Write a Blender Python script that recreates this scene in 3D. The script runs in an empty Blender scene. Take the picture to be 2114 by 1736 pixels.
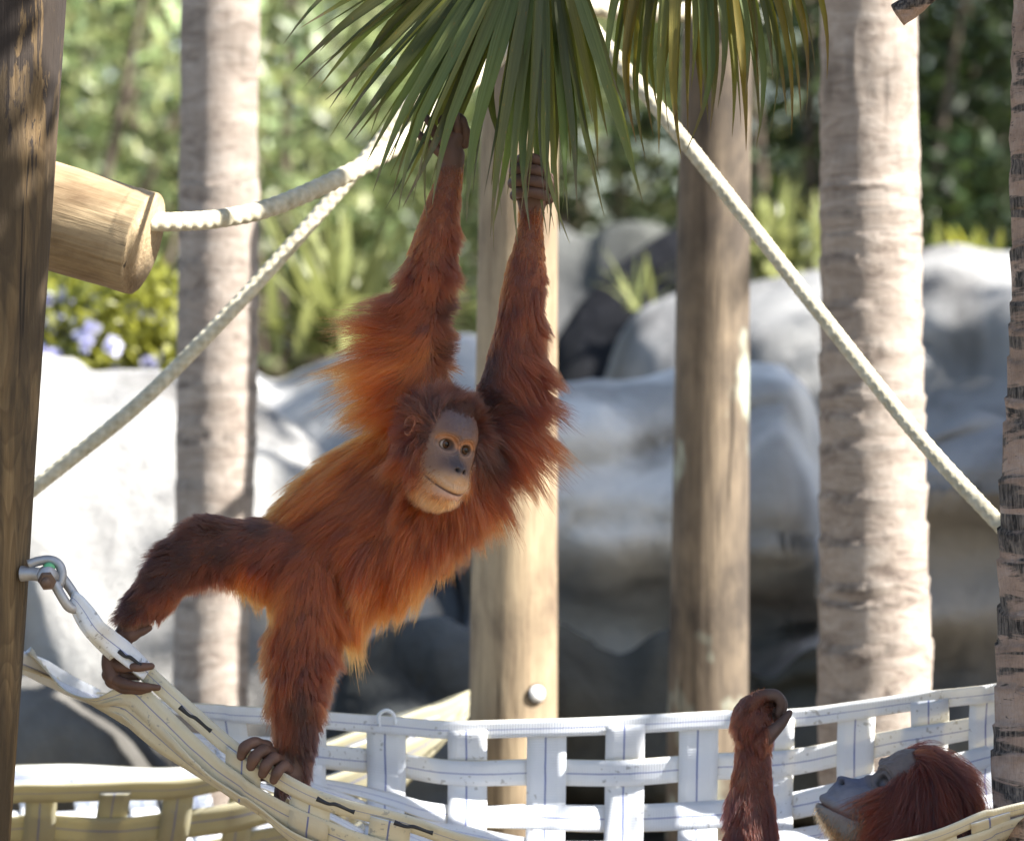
import bpy, bmesh, math, random
import numpy as np
from mathutils import Vector, Matrix, Quaternion, kdtree

rng = np.random.default_rng(7)
random.seed(7)
scn = bpy.context.scene
COL = scn.collection

# ------------------------------------------------------------------ camera, sky, sun, exposure
S0 = 1.8 / 2114.0            # metres per reference pixel at the subject's distance
DIST = 9.0
CZ = 2.0


def P(u, v, y=0.0):
    """reference pixel (2114 wide) at depth y (metres behind the subject plane) -> world point"""
    k = S0 * (DIST + y) / DIST
    return np.array([(u - 1057) * k, y, CZ - (v - 868) * k])


def PX(y):
    return S0 * (DIST + y) / DIST


cam_d = bpy.data.cameras.new('camera')
cam = bpy.data.objects.new('camera', cam_d)
COL.objects.link(cam)
cam.location = (0, -DIST, CZ)
cam.rotation_euler = (math.radians(90), 0, 0)
cam_d.sensor_width = 36
cam_d.lens = 36 * DIST / 1.8
cam_d.clip_end = 500
cam_d.dof.use_dof = True
cam_d.dof.focus_distance = DIST - 0.06
cam_d.dof.aperture_fstop = 3.6
scn.camera = cam

SUN_EL, SUN_AZ = 43.0, -17.0      # azimuth: degrees from +X (right) towards +Y (away)
el, az = math.radians(SUN_EL), math.radians(SUN_AZ)
LDIR = Vector((math.cos(el) * math.cos(az), math.cos(el) * math.sin(az), math.sin(el)))
world = bpy.data.worlds.new('World')
scn.world = world
world.use_nodes = True
wn = world.node_tree
wn.nodes.clear()
sky = wn.nodes.new('ShaderNodeTexSky')
sky.sky_type = 'NISHITA'
sky.sun_disc = False
sky.sun_elevation = el
sky.sun_rotation = math.atan2(LDIR.x, LDIR.y)
bg = wn.nodes.new('ShaderNodeBackground')
bg.inputs[1].default_value = 0.068
wo = wn.nodes.new('ShaderNodeOutputWorld')
wn.links.new(sky.outputs[0], bg.inputs[0])
wn.links.new(bg.outputs[0], wo.inputs[0])
sun_d = bpy.data.lights.new('sun', 'SUN')
sun_d.energy = 5.0
sun_d.angle = math.radians(0.53)
sun_d.color = (1.0, 0.955, 0.89)
sun = bpy.data.objects.new('sun', sun_d)
COL.objects.link(sun)
sun.rotation_euler = LDIR.to_track_quat('Z', 'Y').to_euler()
sun.location = (6, -2, 10)
vs = scn.view_settings
vs.view_transform = 'Standard'
vs.look = 'None'
vs.exposure = 2.0
vs.gamma = 1.0
scn.cycles.use_denoising = True
scn.cycles.max_bounces = 10
scn.cycles.transparent_max_bounces = 8
scn.cycles_curves.shape = 'RIBBONS'


# ------------------------------------------------------------------ helpers
def link(o, parent=None):
    COL.objects.link(o)
    if parent is not None:
        o.parent = parent
    return o


def tag(o, label=None, cat=None, group=None, kind=None):
    if label:
        o['label'] = label
    if cat:
        o['category'] = cat
    if group:
        o['group'] = group
    if kind:
        o['kind'] = kind
    return o


def empty(name, loc=(0, 0, 0)):
    o = bpy.data.objects.new(name, None)
    o.empty_display_size = 0.05
    link(o)
    o.location = Vector(loc)
    return o


def npmesh(name, V, F, uv=None, col=None, smooth=True):
    """V (n,3); F (m,3|4) or list of such arrays; uv per vertex (n,2); col per vertex (n,3)"""
    me = bpy.data.meshes.new(name)
    Fs = F if isinstance(F, list) else [F]
    Fs = [np.asarray(f, dtype=np.int32) for f in Fs if len(f)]
    V = np.asarray(V, dtype=np.float32)
    me.vertices.add(len(V))
    me.vertices.foreach_set('co', V.ravel())
    loops = np.concatenate([f.ravel() for f in Fs])
    tot = np.concatenate([np.full(len(f), f.shape[1], np.int32) for f in Fs])
    st = np.concatenate([[0], np.cumsum(tot)[:-1]]).astype(np.int32)
    me.loops.add(len(loops))
    me.loops.foreach_set('vertex_index', loops)
    me.polygons.add(len(tot))
    me.polygons.foreach_set('loop_start', st)
    me.polygons.foreach_set('loop_total', tot)
    me.polygons.foreach_set('use_smooth', np.full(len(tot), smooth))
    if uv is not None:
        l = me.uv_layers.new(name='UVMap')
        l.data.foreach_set('uv', np.asarray(uv, dtype=np.float32)[loops].ravel())
    if col is not None:
        a = me.color_attributes.new('col', 'FLOAT_COLOR', 'POINT')
        c = np.ones((len(V), 4), np.float32)
        c[:, :3] = col
        a.data.foreach_set('color', c.ravel())
    me.update()
    me.validate()
    return me


def mobj(name, V, F, mat, parent=None, **k):
    me = npmesh(name, V, F, **k)
    me.materials.append(mat)
    return link(bpy.data.objects.new(name, me), parent)


_G = np.random.default_rng(3).random((64, 64, 64)).astype(np.float32)


def vnoise(p, f=1.0, seed=0):
    """smooth value noise in -1..1"""
    q = np.asarray(p, dtype=np.float64) * f + seed * 17.31 + 100
    i = np.floor(q).astype(int)
    t = q - i
    t = t * t * (3 - 2 * t)
    r = 0
    for a in (0, 1):
        for b in (0, 1):
            for c in (0, 1):
                w = (t[..., 0] if a else 1 - t[..., 0]) * (t[..., 1] if b else 1 - t[..., 1]) * (t[..., 2] if c else 1 - t[..., 2])
                r = r + w * _G[(i[..., 0] + a) % 64, (i[..., 1] + b) % 64, (i[..., 2] + c) % 64]
    return r * 2 - 1


def fbm(p, f=1.0, n=4, seed=0):
    r, a = 0, 1.0
    for k in range(n):
        r = r + a * vnoise(p, f * 2 ** k, seed + k)
        a *= 0.5
    return r / 1.6


def sstep(a, b, x):
    t = np.clip((x - a) / (b - a), 0, 1)
    return t * t * (3 - 2 * t)


def grid_faces(n, m, wrap=False):
    """n rows, m columns"""
    i = np.arange(n - 1)[:, None]
    j = np.arange(m if wrap else m - 1)[None, :]
    j2 = (j + 1) % m
    return np.stack([i * m + j, i * m + j2, (i + 1) * m + j2, (i + 1) * m + j], -1).reshape(-1, 4)


def resample(path, n):
    """Catmull-Rom through path rows (any columns) -> n samples"""
    Q = np.asarray(path, dtype=float)
    if len(Q) == 2:
        return Q[0] + (Q[1] - Q[0]) * np.linspace(0, 1, n)[:, None]
    Q = np.vstack([2 * Q[0] - Q[1], Q, 2 * Q[-1] - Q[-2]])
    d = np.linalg.norm(np.diff(Q[1:-1, :3], axis=0), axis=1)
    cum = np.concatenate([[0], np.cumsum(d)])
    s = np.linspace(0, cum[-1], n)
    k = np.clip(np.searchsorted(cum, s, side='right') - 1, 0, len(d) - 1)
    t = ((s - cum[k]) / np.maximum(d[k], 1e-9))[:, None]
    p0, p1, p2, p3 = Q[k], Q[k + 1], Q[k + 2], Q[k + 3]
    return 0.5 * (2 * p1 + (p2 - p0) * t + (2 * p0 - 5 * p1 + 4 * p2 - p3) * t * t + (3 * p1 - p0 - 3 * p2 + p3) * t ** 3)


def frames(C):
    T = np.gradient(C, axis=0)
    T /= np.linalg.norm(T, axis=1)[:, None] + 1e-12
    up = np.array([0, 1.0, 0]) if abs(T[0, 1]) < 0.9 else np.array([1.0, 0, 0])
    N = np.zeros_like(C)
    n = up - T[0] * (up @ T[0])
    for i in range(len(C)):
        n = n - T[i] * (n @ T[i])
        n /= np.linalg.norm(n) + 1e-12
        N[i] = n
    return T, N, np.cross(T, N)


def tube(path, radii, n=60, seg=20, disp=None, caps=True):
    """swept tube. path (k,3), radii (k,). disp(s,ang,pos)->radius factor"""
    R = np.asarray(radii, dtype=float).reshape(-1, 1)
    Q = resample(np.hstack([np.asarray(path, dtype=float), R]), n)
    C, r = Q[:, :3], Q[:, 3]
    T, N, B = frames(C)
    a = np.linspace(0, 2 * np.pi, seg, endpoint=False)
    dirs = N[:, None, :] * np.cos(a)[None, :, None] + B[:, None, :] * np.sin(a)[None, :, None]
    L = np.concatenate([[0], np.cumsum(np.linalg.norm(np.diff(C, axis=0), axis=1))])
    rr = np.repeat(r[:, None], seg, 1)
    if disp is not None:
        rr = rr * disp(L[:, None] + 0 * rr, a[None, :] + 0 * rr, C[:, None, :] + dirs * rr[..., None])
    V = C[:, None, :] + dirs * rr[..., None]
    uv = np.stack(np.broadcast_arrays(a[None, :] / (2 * np.pi), L[:, None]), -1)
    V = V.reshape(-1, 3)
    uv = uv.reshape(-1, 2)
    F = [grid_faces(n, seg, True)]
    if caps:
        k = len(V)
        V = np.vstack([V, C[0], C[-1]])
        uv = np.vstack([uv, [0, 0], [0, L[-1]]])
        j = np.arange(seg)
        j2 = (j + 1) % seg
        F.append(np.stack([np.full(seg, k), j2, j], -1))
        b = (n - 1) * seg
        F.append(np.stack([np.full(seg, k + 1), b + j, b + j2], -1))
    return V, F, uv


def box_mesh(w, d, h):
    x, y, z = w / 2, d / 2, h / 2
    V = np.array([[-x, -y, -z], [x, -y, -z], [x, y, -z], [-x, y, -z], [-x, -y, z], [x, -y, z], [x, y, z], [-x, y, z]])
    F = np.array([[0, 3, 2, 1], [4, 5, 6, 7], [0, 1, 5, 4], [1, 2, 6, 5], [2, 3, 7, 6], [3, 0, 4, 7]])
    return V, F


# ------------------------------------------------------------------ materials
class NT:
    def __init__(s, name):
        s.m = bpy.data.materials.new(name)
        s.m.use_nodes = True
        s.t = s.m.node_tree
        s.t.nodes.clear()
        s.out = s.t.nodes.new('ShaderNodeOutputMaterial')

    def n(s, t, **k):
        nd = s.t.nodes.new('ShaderNode' + t)
        for a, b in k.items():
            if a.startswith('i_'):
                key = a[2:].replace('_', ' ')
                nd.inputs[int(key) if key.isdigit() else key].default_value = b
            else:
                setattr(nd, a, b)
        return nd

    def l(s, a, b):
        s.t.links.new(a, b)

    def coord(s, scale=(1, 1, 1), kind='Object'):
        tc = s.n('TexCoord')
        mp = s.n('Mapping')
        mp.inputs['Scale'].default_value = scale
        s.l(tc.outputs[kind], mp.inputs[0])
        return mp.outputs[0]

    def noise(s, co, scale=5, detail=6, rough=0.6, dist=0.0):
        nd = s.n('TexNoise')
        nd.inputs['Scale'].default_value = scale
        nd.inputs['Detail'].default_value = detail
        nd.inputs['Roughness'].default_value = rough
        nd.inputs['Distortion'].default_value = dist
        s.l(co, nd.inputs['Vector'])
        return nd.outputs[0]

    def ramp(s, fac, stops):
        r = s.n('ValToRGB')
        e = r.color_ramp.elements
        while len(e) < len(stops):
            e.new(0.5)
        for q, (p, c) in zip(e, stops):
            q.position = p
            q.color = (*c, 1) if len(c) == 3 else c
        s.l(fac, r.inputs[0])
        return r.outputs[0]

    def mix(s, fac, a, b, mode='MIX'):
        m = s.n('Mix', data_type='RGBA', blend_type=mode)
        for v, i in ((fac, 0), (a, 6), (b, 7)):
            if hasattr(v, 'is_linked') or hasattr(v, 'links'):
                s.l(v, m.inputs[i])
            else:
                m.inputs[i].default_value = v if i == 0 else (*v, 1)
        return m.outputs[2]

    def math(s, op, a, b=0.0):
        m = s.n('Math', operation=op)
        for v, i in ((a, 0), (b, 1)):
            if hasattr(v, 'links'):
                s.l(v, m.inputs[i])
            else:
                m.inputs[i].default_value = v
        return m.outputs[0]

    def bump(s, h, strength=0.4, dist=0.01):
        b = s.n('Bump')
        b.inputs['Strength'].default_value = strength
        b.inputs['Distance'].default_value = dist
        s.l(h, b.inputs['Height'])
        return b.outputs[0]

    def pbr(s, col, rough=0.7, nrm=None, spec=0.5, **k):
        b = s.n('BsdfPrincipled')
        if hasattr(col, 'links'):
            s.l(col, b.inputs['Base Color'])
        else:
            b.inputs['Base Color'].default_value = (*col, 1)
        if hasattr(rough, 'links'):
            s.l(rough, b.inputs['Roughness'])
        else:
            b.inputs['Roughness'].default_value = rough
        b.inputs['Specular IOR Level'].default_value = spec
        if nrm is not None:
            s.l(nrm, b.inputs['Normal'])
        for a, v in k.items():
            b.inputs[a.replace('_', ' ')].default_value = v
        return b

    def done(s, sh):
        s.l(sh.outputs[0] if hasattr(sh, 'outputs') else sh, s.out.inputs[0])
        return s.m

    def trans(s, sh, col, fac):
        """blend in translucency of colour col"""
        t = s.n('BsdfTranslucent')
        if hasattr(col, 'links'):
            s.l(col, t.inputs[0])
        else:
            t.inputs[0].default_value = (*col, 1)
        m = s.n('MixShader')
        m.inputs[0].default_value = fac
        s.l(sh.outputs[0], m.inputs[1])
        s.l(t.outputs[0], m.inputs[2])
        return m


M = {}


def mat_palm(name, light, mid, dark, scale=1.0):
    t = NT(name)
    co = t.coord((1, 1, 1))
    cs = t.coord((2.6, 2.6, 8.5))
    a = t.noise(cs, 3.0 * scale, 9, 0.7, 1.3)
    b = t.noise(co, 7 * scale, 5, 0.6)
    fine = t.noise(t.coord((60, 60, 22)), 1.2, 5, 0.7, 0.8)
    c1 = t.ramp(a, [(0.30, dark), (0.46, mid), (0.66, light)])
    c2 = t.mix(t.ramp(b, [(0.5, (0, 0, 0)), (0.75, (0.55, 0.55, 0.55))]), c1, mid)
    c3 = t.mix(0.25, c2, t.ramp(fine, [(0.3, (0.35, 0.35, 0.35)), (0.65, (1, 1, 1))]), 'MULTIPLY')
    at = t.n('Attribute', attribute_name='col')
    c4 = t.mix(1.0, c3, at.outputs[0], 'MULTIPLY')
    h = t.math('ADD', t.math('MULTIPLY', a, 0.8), t.math('MULTIPLY', fine, 0.35))
    return t.done(t.pbr(c4, 0.88, t.bump(h, 0.55, 0.012), 0.2))


M['palm_fg'] = mat_palm('palm_bark_near', (0.44, 0.33, 0.27), (0.33, 0.23, 0.17), (0.10, 0.08, 0.07), 1.4)


def mat_palm_near():
    t = NT('cracked_palm_bark')
    band = t.noise(t.coord((3.0, 3.0, 22)), 1.0, 5, 0.6, 0.9)
    crack = t.noise(t.coord((120, 120, 34)), 1.0, 4, 0.65, 0.6)
    crackh = t.noise(t.coord((22, 22, 130)), 1.0, 4, 0.6, 0.5)
    mott = t.noise(t.coord((9, 9, 14)), 1.0, 7, 0.65)
    fine = t.noise(t.coord((320, 320, 60)), 1.0, 3, 0.6)
    c = t.ramp(mott, [(0.3, (0.24, 0.165, 0.125)), (0.5, (0.34, 0.24, 0.185)), (0.7, (0.42, 0.33, 0.28))])
    c = t.mix(0.4, c, t.ramp(fine, [(0.3, (0.55, 0.55, 0.55)), (0.6, (1.05, 1.05, 1.05))]), 'MULTIPLY')
    dark = t.ramp(crack, [(0.38, (0.022, 0.019, 0.018)), (0.52, (0.10, 0.085, 0.075)), (0.7, (0.22, 0.18, 0.15))])
    bm = t.ramp(band, [(0.50, (0, 0, 0)), (0.56, (1, 1, 1))])
    c = t.mix(bm, c, dark)
    c = t.mix(t.ramp(crackh, [(0.30, (0.85, 0.85, 0.85)), (0.36, (0, 0, 0))]), c, (0.035, 0.03, 0.027))
    at = t.n('Attribute', attribute_name='col')
    c = t.mix(0.8, c, at.outputs[0], 'MULTIPLY')
    h = t.math('ADD', t.math('MULTIPLY', crack, 0.8), t.math('MULTIPLY', crackh, 0.6))
    return t.done(t.pbr(c, 0.9, t.bump(h, 0.8, 0.008), 0.2))


M['palm_fg'] = mat_palm_near()
M['palm_bg'] = mat_palm('palm_bark', (0.42, 0.37, 0.325), (0.30, 0.25, 0.21), (0.13, 0.10, 0.085))


def mat_wood(name, light, mid, dark, stain=0.45, green=None):
    t = NT(name)
    cs = t.coord((9, 9, 0.8))
    a = t.noise(cs, 3.0, 8, 0.6, 1.5)
    big = t.noise(t.coord((3, 3, 1.6)), 1.7, 6, 0.62, 0.3)
    fine = t.noise(t.coord((140, 140, 3)), 1.0, 4, 0.6)
    crack = t.noise(t.coord((26, 26, 1.1)), 1.6, 3, 0.5, 0.4)
    c = t.ramp(a, [(0.32, mid), (0.5, light), (0.66, tuple(0.5 * (x + y) for x, y in zip(light, mid)))])
    c = t.mix(t.ramp(big, [(stain - 0.13, (1, 1, 1)), (stain + 0.1, (0, 0, 0))]), c, dark)
    c = t.mix(0.45, c, t.ramp(fine, [(0.3, (0.45, 0.45, 0.45)), (0.6, (1, 1, 1))]), 'MULTIPLY')
    c = t.mix(t.ramp(crack, [(0.29, (0.9, 0.9, 0.9)), (0.33, (0, 0, 0))]), c, (0.03, 0.022, 0.016))
    if green is not None:
        g = t.noise(t.coord((3, 3, 2)), 2.1, 3, 0.5)
        c = t.mix(t.ramp(g, [(0.58, (0, 0, 0)), (0.68, (0.8, 0.8, 0.8))]), c, green)
    h = t.math('ADD', a, t.math('MULTIPLY', fine, 0.5))
    return t.done(t.pbr(c, 0.8, t.bump(h, 0.5, 0.006), 0.25))




def mat_post_near():
    t = NT('weathered_pine_post')
    wav = t.noise(t.coord((5, 5, 1.3)), 1.4, 2, 0.5, 0.3)
    sep = t.n('SeparateXYZ')
    tc = t.n('TexCoord')
    t.l(tc.outputs['Object'], sep.inputs[0])
    gr = t.math('FRACT', t.math('MULTIPLY', wav, 26.0))
    grain = t.ramp(gr, [(0.0, (0.30, 0.205, 0.11)), (0.55, (0.25, 0.165, 0.085)), (0.88, (0.20, 0.13, 0.068)), (1.0, (0.29, 0.195, 0.105))])
    fine = t.noise(t.coord((160, 160, 3)), 1.0, 4, 0.6)
    c = t.mix(0.5, grain, t.ramp(fine, [(0.3, (0.5, 0.5, 0.5)), (0.62, (1.1, 1.1, 1.1))]), 'MULTIPLY')
    st = t.noise(t.coord((10, 10, 1.5)), 1.3, 5, 0.6, 0.4)
    c = t.mix(t.ramp(st, [(0.44, (0.85, 0.85, 0.85)), (0.60, (0, 0, 0))]), c, (0.07, 0.052, 0.036))
    c = t.mix(1.0, c, (0.66, 0.66, 0.62), 'MULTIPLY')
    # flaking dark bark left on the upper length of the post
    fl = t.noise(t.coord((34, 34, 7)), 1.0, 6, 0.68, 0.5)
    zf = t.n('MapRange')
    zf.inputs[1].default_value = 2.28
    zf.inputs[2].default_value = 2.62
    zf.inputs[3].default_value = -0.32
    zf.inputs[4].default_value = 0.10
    t.l(sep.outputs[2], zf.inputs[0])
    m = t.math('ADD', fl, zf.outputs[0])
    c = t.mix(t.ramp(m, [(0.50, (0, 0, 0)), (0.54, (0.95, 0.95, 0.95))]), c, (0.028, 0.022, 0.019))
    cr = t.noise(t.coord((30, 30, 1.0)), 1.5, 3, 0.5, 0.5)
    c = t.mix(t.ramp(cr, [(0.30, (0.9, 0.9, 0.9)), (0.335, (0, 0, 0))]), c, (0.02, 0.016, 0.013))
    h = t.math('ADD', t.math('MULTIPLY', m, 0.8), t.math('MULTIPLY', fine, 0.5))
    return t.done(t.pbr(c, 0.82, t.bump(h, 0.7, 0.008), 0.22))


M['post_near'] = mat_post_near()
M['post'] = mat_wood('weathered_post_wood', (0.30, 0.205, 0.105), (0.17, 0.11, 0.058), (0.045, 0.032, 0.023), 0.52)
M['post_mid'] = mat_wood('pale_post_wood', (0.38, 0.295, 0.19), (0.27, 0.20, 0.125), (0.15, 0.11, 0.075), 0.46)
M['post_grey'] = mat_wood('grey_post_wood', (0.25, 0.195, 0.135), (0.16, 0.125, 0.09), (0.075, 0.06, 0.047), 0.52, (0.42, 0.47, 0.38))
M['log'] = mat_wood('peeled_log_wood', (0.46, 0.35, 0.21), (0.34, 0.24, 0.13), (0.17, 0.11, 0.06), 0.46)


def mat_rock():
    t = NT('artificial_rock')
    co = t.coord()
    a = t.noise(co, 1.3, 9, 0.62, 0.3)
    b = t.noise(t.coord((1, 1, 0.35)), 2.2, 6, 0.6, 0.6)
    c = t.ramp(a, [(0.28, (0.11, 0.11, 0.112)), (0.44, (0.29, 0.29, 0.29)), (0.52, (0.35, 0.35, 0.345)), (0.72, (0.50, 0.49, 0.475))])
    c = t.mix(t.ramp(b, [(0.50, (0, 0, 0)), (0.66, (0.75, 0.75, 0.75))]), c, (0.13, 0.125, 0.12))
    at = t.n('Attribute', attribute_name='col')
    c = t.mix(1.0, c, at.outputs[0], 'MULTIPLY')
    return t.done(t.pbr(c, 0.9, t.bump(t.noise(co, 5, 10, 0.7), 0.9, 0.05), 0.2))


M['rock'] = mat_rock()


def mat_rope():
    t = NT('braided_rope')
    c = t.ramp(t.noise(t.coord(), 35, 5, 0.6), [(0.3, (0.34, 0.31, 0.22)), (0.65, (0.55, 0.51, 0.39))])
    return t.done(t.pbr(c, 0.85, t.bump(t.noise(t.coord(), 260, 3, 0.6), 0.4, 0.002), 0.2))


M['rope'] = mat_rope()


def mat_web(name, top, glow, fac, dirt=(0.30, 0.31, 0.34)):
    """woven webbing: UV.x across 0..1, UV.y along in metres"""
    t = NT(name)
    uv = t.n('UVMap')
    sp = t.n('SeparateXYZ')
    t.l(uv.outputs[0], sp.inputs[0])
    wob = t.noise(t.coord((14, 14, 14)), 1.0, 2)
    x = t.math('ADD', sp.outputs[0], t.math('MULTIPLY', t.math('SUBTRACT', wob, 0.5), 0.05))
    d = t.math('ABSOLUTE', t.math('SUBTRACT', x, 0.47))
    stripe = t.math('LESS_THAN', d, 0.021)
    w = t.n('TexWave', wave_type='BANDS', bands_direction='Y')
    w.inputs['Scale'].default_value = 60
    t.l(uv.outputs[0], w.inputs[0])
    spots = t.noise(t.coord(), 95, 3, 0.55)
    zone = t.noise(t.coord(), 7, 3, 0.55)
    sp_f = t.math('MULTIPLY', t.math('GREATER_THAN', spots, 0.635), t.math('GREATER_THAN', zone, 0.52))
    base = t.ramp(t.noise(t.coord(), 6, 5, 0.6), [(0.3, tuple(c * 0.86 for c in top)), (0.6, top)])
    base = t.mix(t.math('MULTIPLY', sp_f, 0.75), base, dirt)
    base = t.mix(t.math('MULTIPLY', stripe, 0.9), base, (0.045, 0.10, 0.42))
    p = t.pbr(base, 0.55, t.bump(w.outputs[1], 0.25, 0.0012), 0.35)
    return t.done(t.trans(p, glow, fac))


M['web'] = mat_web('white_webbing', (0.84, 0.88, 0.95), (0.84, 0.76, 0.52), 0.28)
M['web_under'] = mat_web('cream_webbing_underside', (0.71, 0.67, 0.55), (0.84, 0.75, 0.50), 0.32)  # cream base paints in light passing through the straps, plus aged dirt
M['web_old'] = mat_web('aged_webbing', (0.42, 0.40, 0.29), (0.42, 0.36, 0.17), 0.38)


def simple(name, col, rough=0.5, metal=0.0, spec=0.5):
    t = NT(name)
    c = t.ramp(t.noise(t.coord(), 40, 5, 0.6), [(0.3, tuple(v * 0.75 for v in col)), (0.65, col)])
    b = t.pbr(c, rough, t.bump(t.noise(t.coord(), 120, 4, 0.6), 0.2, 0.002), spec)
    b.inputs['Metallic'].default_value = metal
    return t.done(b)


M['steel'] = simple('galvanised_steel', (0.40, 0.40, 0.41), 0.5, 0.6)
M['rust'] = simple('rusty_bolt', (0.17, 0.11, 0.08), 0.7, 0.3)
M['black'] = simple('black_cord', (0.012, 0.013, 0.016), 0.6)
M['plug'] = simple('white_plug', (0.75, 0.75, 0.74), 0.5)
M['green_washer'] = simple('green_washer', (0.12, 0.42, 0.20), 0.5)
M['hole'] = simple('drilled_hole_wood', (0.06, 0.04, 0.025), 0.9)
M['fence'] = simple('dark_fence', (0.022, 0.023, 0.028), 0.8)


def mat_leaf(name, a, b, glow, fac=0.35, rough=0.38, spec=0.5):
    t = NT(name)
    oi = t.n('ObjectInfo')
    at = t.n('Attribute', attribute_name='col')
    n1 = t.noise(t.coord(), 3.0, 4, 0.6)
    c = t.mix(t.ramp(n1, [(0.35, (0, 0, 0)), (0.65, (1, 1, 1))]), a, b)
    c = t.mix(1.0, c, at.outputs[0], 'MULTIPLY')
    g = t.mix(1.0, at.outputs[0], glow, 'MULTIPLY')
    p = t.pbr(c, rough, None, spec)
    return t.done(t.trans(p, g, fac))


M['leaf_bright'] = mat_leaf('bright_tree_leaf', (0.145, 0.175, 0.085), (0.25, 0.285, 0.165), (0.36, 0.42, 0.20), 0.34)
M['leaf_dark'] = mat_leaf('dark_tree_leaf', (0.018, 0.031, 0.013), (0.04, 0.06, 0.028), (0.08, 0.12, 0.03), 0.2, 0.34, 0.3)
M['leaf_shrub'] = mat_leaf('yellow_green_leaf', (0.16, 0.18, 0.03), (0.24, 0.24, 0.045), (0.42, 0.42, 0.06), 0.35)
M['leaf_blade'] = mat_leaf('pale_blade_leaf', (0.15, 0.17, 0.055), (0.24, 0.25, 0.10), (0.34, 0.36, 0.12), 0.3)
M['petal'] = mat_leaf('lilac_petal', (0.55, 0.55, 0.78), (0.66, 0.66, 0.84), (0.5, 0.5, 0.8), 0.35, 0.6)
M['bark'] = simple('tree_bark', (0.13, 0.10, 0.075), 0.9)


def mat_frond(name, a, b, tip, glow, fac):
    """UV.x across the leaflet, UV.y 0 at base .. 1 at tip"""
    t = NT(name)
    uv = t.n('UVMap')
    sp = t.n('SeparateXYZ')
    t.l(uv.outputs[0], sp.inputs[0])
    oi = t.n('ObjectInfo')
    at = t.n('Attribute', attribute_name='col')
    rib = t.n('TexNoise')
    rib.inputs['Scale'].default_value = 1.0
    mp = t.n('Mapping')
    mp.inputs['Scale'].default_value = (16, 1.2, 1)
    t.l(uv.outputs[0], mp.inputs[0])
    t.l(mp.outputs[0], rib.inputs['Vector'])
    c = t.mix(t.ramp(rib.outputs[0], [(0.35, (0, 0, 0)), (0.65, (1, 1, 1))]), a, b)
    c = t.mix(1.0, c, at.outputs[0], 'MULTIPLY')
    blot = t.noise(t.coord((60, 60, 18)), 1.0, 4, 0.6)
    y = t.math('ADD', sp.outputs[1], t.math('MULTIPLY', t.math('SUBTRACT', blot, 0.5), 0.5))
    c = t.mix(t.ramp(y, [(0.82, (0, 0, 0)), (0.95, (1, 1, 1))]), c, tip)
    fleck = t.noise(t.coord((1, 1, 0.4)), 210, 3, 0.5)
    c = t.mix(t.ramp(fleck, [(0.66, (0, 0, 0)), (0.72, (0.55, 0.55, 0.55))]), c, (0.26, 0.13, 0.02))
    p = t.pbr(c, 0.5, t.bump(rib.outputs[0], 0.3, 0.002), 0.45)
    g = t.mix(1.0, at.outputs[0], glow, 'MULTIPLY')
    return t.done(t.trans(p, g, fac))


M['frond'] = mat_frond('palm_leaflet_green', (0.085, 0.108, 0.030), (0.145, 0.175, 0.060), (0.14, 0.10, 0.07), (0.28, 0.36, 0.05), 0.3)
M['frond_old'] = mat_frond('palm_leaflet_olive', (0.075, 0.085, 0.022), (0.12, 0.115, 0.03), (0.10, 0.055, 0.03), (0.26, 0.22, 0.02), 0.28)


def mat_skin(name, rough=0.62):
    t = NT(name)
    at = t.n('Attribute', attribute_name='col')
    co = t.coord()
    n1 = t.noise(co, 160, 4, 0.6)
    n2 = t.noise(co, 45, 4, 0.6)
    c = t.mix(0.5, at.outputs[0], t.ramp(n2, [(0.3, (0.72, 0.70, 0.68)), (0.65, (1.1, 1.1, 1.1))]), 'MULTIPLY')
    h = t.math('ADD', n1, t.math('MULTIPLY', n2, 0.8))
    b = t.pbr(c, rough, t.bump(h, 0.35, 0.0016), 0.4)
    b.inputs['Subsurface Weight'].default_value = 0.08
    b.inputs['Subsurface Radius'].default_value = (0.006, 0.003, 0.002)
    b.inputs['Subsurface Scale'].default_value = 0.5
    return t.done(b)


M['skin'] = mat_skin('ape_skin')


def mat_hair():
    t = NT('ape_hair')
    at = t.n('Attribute', attribute_name='hcol')
    h = t.n('BsdfHairPrincipled')
    try:
        h.model = 'CHIANG'
    except Exception:
        pass
    h.parametrization = 'COLOR'
    t.l(at.outputs[0], h.inputs['Color'])
    h.inputs['Roughness'].default_value = 0.38
    h.inputs['Radial Roughness'].default_value = 0.55
    h.inputs['Random Roughness'].default_value = 0.2
    return t.done(h)


M['hair'] = mat_hair()
t = NT('eye_sclera_iris')
at = t.n('Attribute', attribute_name='col')
M['eye'] = t.done(t.pbr(at.outputs[0], 0.06, None, 0.32))
t = NT('ground_soil')
M['ground'] = t.done(t.pbr(t.ramp(t.noise(t.coord(), 2.0, 9, 0.65), [(0.3, (0.10, 0.075, 0.05)), (0.55, (0.20, 0.16, 0.11)), (0.75, (0.12, 0.14, 0.05))]), 0.95, t.bump(t.noise(t.coord(), 14, 8, 0.7), 0.6, 0.03), 0.1))

# ------------------------------------------------------------------ ground and rocks
gx = np.linspace(-60, 60, 90)
gy = np.linspace(-12, 160, 110)
X, Y = np.meshgrid(gx, gy)
Z = fbm(np.stack([X, Y, 0 * X], -1), 0.35, 3) * 0.12 - 0.05
ground = tag(mobj('ground', np.stack([X, Y, Z], -1).reshape(-1, 3), grid_faces(110, 90), M['ground']), kind='structure')


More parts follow.
